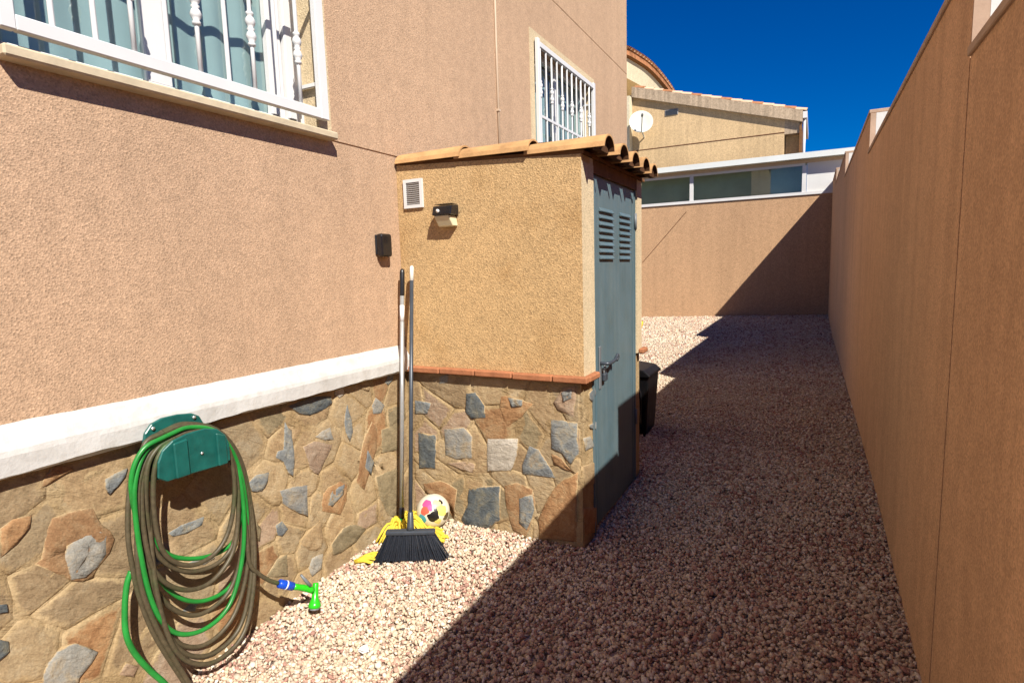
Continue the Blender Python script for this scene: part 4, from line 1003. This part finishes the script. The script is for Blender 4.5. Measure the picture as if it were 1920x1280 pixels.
for i in range(170):
    a = mr.uniform(0, 6.283); rr = mr.uniform(0.04, 0.17)
    if math.cos(a) < -0.35: rr *= 0.45
    ex = mb0 + Vector((math.cos(a)*rr*1.1, math.sin(a)*rr, 0)); ex.x = max(ex.x, WX+0.02); ex.y = min(ex.y, FY-0.02); ex.z = gz(ex.y)+0.014+mr.uniform(0, .012)
    st = P(0.0)+Vector((math.cos(a)*0.015, math.sin(a)*0.015, mr.uniform(-.01, .012)))
    mid = st.lerp(ex, 0.5)+Vector((0, 0, mr.uniform(0.015, 0.085)))
    smb.tube(catmull([st, mid, ex], 3), [0.006, .0065, .0065, .007, .007, .0065, .0055], 5)
tag(smb.build('mop_strands', 'mop_yellow', mop, smooth=True), kind='stuff')
# a thick fold of strands that reaches under the ball and one stray end
smb = MB()
for i in range(46):
    y = mr.uniform(2.42, 2.56); z = gz(y)+0.016+mr.uniform(0, .026)
    a = Vector((-2.02+mr.uniform(-.02, .03), y, z)); b_ = Vector((-1.80+mr.uniform(-.06, .04), y+mr.uniform(-.04, .05), gz(y)+.016+mr.uniform(0, .02)))
    smb.tube(catmull([a, a.lerp(b_, .5)+Vector((0, mr.uniform(-.02, .02), mr.uniform(.0, .02))), b_], 3), 0.007, 5)
for i in range(14):
    y = mr.uniform(2.12, 2.2); a = Vector((-2.09+mr.uniform(-.01, .02), y, gz(y)+.018)); b_ = a+Vector((mr.uniform(.05, .11), mr.uniform(.0, .08), 0.004))
    smb.tube([a, a.lerp(b_, .5)+Vector((0, 0, .01)), b_], 0.006, 5)
tag(smb.build('mop_strands', 'mop_yellow', mop, smooth=True), kind='stuff')

bl = onz(704, 1053, 0.0); br = onz(839, 1047, 0.01)
bc = (bl+br)/2; bc.z = gz(bc.y)+0.014
broom = thing('broom', 'broom with dark handle, pale tip and wide black bristles standing on the gravel', 'broom', tuple(bc))
ax = (br-bl); hw = ax.length/2; ax.normalize(); ax.z = 0; ax.normalize()
nb = Vector((ax.y, -ax.x, 0))                          # toward the camera
lean = (ony(772, 499, 2.66)-(bc+Vector((0, 0, .15))))
ln = lean.normalized()
hc = bc + Vector((0, 0, 0.135)) + Vector((ln.x, ln.y, 0))*0.05
smb = MB(); mr = random.Random(9)
for i in range(230):
    t = mr.uniform(-1, 1); dpt = mr.uniform(-1, 1)
    top_ = hc + ax*t*hw*0.64 - nb*dpt*-0.012
    bot = bc + ax*(t*hw*(1+mr.uniform(-.05, .05)) + mr.uniform(-.008, .008)) + nb*dpt*0.026 + Vector((0, 0, mr.uniform(-0.014, 0.010)))
    bot.z += (br.z-bl.z)*t*0.3
    smb.tube([top_, top_.lerp(bot, .55)+nb*dpt*0.004, bot], [0.0045, .0046, .0050], 5)
tag(smb.build('bristles', 'bristle', broom), kind='stuff')
core = []
MB().add([hc-ax*hw*.66+nb*.008, hc+ax*hw*.66+nb*.008, hc+ax*hw*.66-nb*.008, hc-ax*hw*.66-nb*.008, bc-ax*hw*.95+nb*.015, bc+ax*hw*.95+nb*.015, bc+ax*hw*.95-nb*.015, bc-ax*hw*.95-nb*.015],
         [(0, 1, 5, 4), (1, 2, 6, 5), (2, 3, 7, 6), (3, 0, 4, 7), (0, 3, 2, 1), (4, 5, 6, 7)]).build('bristle_core', 'bristle', broom)
MB().obox(hc+Vector((0, 0, .008)), ax*hw*0.68, nb*0.02, Vector((0, 0, .012))).build('head', 'tube_dark', broom, bevel=0.007, seg=2)
h0 = hc+Vector((0, 0, .018)); h1 = ony(772, 499, 2.66)
Q = lambda t: h0.lerp(h1, t)
MB().tube([Q(0), Q(0.012), Q(0.06), Q(0.065)], [0.02, 0.019, 0.0145, 0.0115], 12).build('socket', 'tube_dark', broom, smooth=True)
MB().tube([Q(0.06), Q(0.945)], 0.0110, 12).build('handle', 'tube_dark', broom, smooth=True)
MB().tube([Q(0.94), Q(0.995), Q(1.0)], [0.0116, 0.0112, 0.008], 12).build('handle_tip', 'tip_pale', broom, smooth=True)

bcn = ony(812, 957, 2.615)
ball = MB()
bm = bmesh.new(); bmesh.ops.create_uvsphere(bm, u_segments=40, v_segments=24, radius=0.097)
me = bpy.data.meshes.new('ball'); bm.to_mesh(me); bm.free()
me.polygons.foreach_set('use_smooth', [True]*len(me.polygons)); me.materials.append(MATS['ball_print'])
bo = bpy.data.objects.new('ball', me); COL.objects.link(bo); bo.location = bcn
bo.rotation_euler = (R(-18), 0, R(36))
tag(bo, 'white play ball with pink, yellow and black print against the shed base', 'ball')

# ------------------------------------------------------------------ behind the shed
bx0 = Vector((-1.62, 4.55, gz(4.6)))
bn = thing('storage_bin', 'black plastic bin with arched panels standing beyond the shed door', 'bin', tuple(bx0))
xr, yf, zt = -1.205, 4.72, 0.0
g0 = gz(4.8)
def taper(x0, x1, y0, y1, z0, z1, k):
    return MB().add([(x0+k, y0+k, z0), (x1-k, y0+k, z0), (x1-k, y1-k, z0), (x0+k, y1-k, z0), (x0, y0, z1), (x1, y0, z1), (x1, y1, z1), (x0, y1, z1)],
                    [(0, 3, 2, 1), (4, 5, 6, 7), (0, 1, 5, 4), (1, 2, 6, 5), (2, 3, 7, 6), (3, 0, 4, 7)])
taper(-1.70, -1.165, 4.60, 4.95, g0-0.01, g0+0.50, 0.03).build('body', 'bin_black', bn, bevel=0.012, seg=2)
MB().prism([(-1.72, 4.58, g0+0.501), (-1.15, 4.58, g0+0.501), (-1.15, 4.58, g0+0.52), (-1.20, 4.58, g0+0.56), (-1.66, 4.58, g0+0.62), (-1.72, 4.58, g0+0.52)], (0, 0.39, 0)).build('lid', 'bin_black', bn, bevel=0.008, seg=2)
for x in (-1.54, -1.41, -1.28):
    MB().tube(catmull([(x-0.05, 4.608, g0+0.06), (x-0.05, 4.596, g0+0.36), (x, 4.591, g0+0.44), (x+0.05, 4.596, g0+0.36), (x+0.05, 4.608, g0+0.06)], 5), 0.007, 6).build('arched_rib', 'black_shiny', bn, smooth=True)
pl0 = Vector((-1.34, 4.02, gz(4.02)))
pl1 = onx(1205, 597, -1.06)
pole = thing('yellow_pole', 'thin yellow handle with black band leaning at the back of the shed', 'pole', tuple(pl0))
pl1 = Vector((-1.027, BY+0.022, 1.13))
MB().tube([pl0, pl0.lerp(pl1, .88)], 0.012, 10).build('shaft', 'black_plastic', pole, smooth=True)
MB().tube([pl0.lerp(pl1, .88), pl1], 0.014, 10).build('grip', 'yellow_handle', pole, smooth=True)

scr = onz(682, 1226, gz(1.6))
ps_ = MB().add([scr+Vector(v) for v in ((-.02, -.012, .022), (.012, -.018, .03), (.024, .008, .022), (.0, .02, .032), (-.018, .01, .026))], [(0, 1, 2, 3, 4)])
ps_.prism([scr+Vector(v) for v in ((-.02, -.012, .018), (.012, -.018, .02), (.024, .008, .018), (-.018, .01, .02))], (0, 0, -.002))
tag(ps_.build('paper_scrap', 'paper_label'), 'tiny pale bluish scrap lying on the sunlit gravel', 'litter')
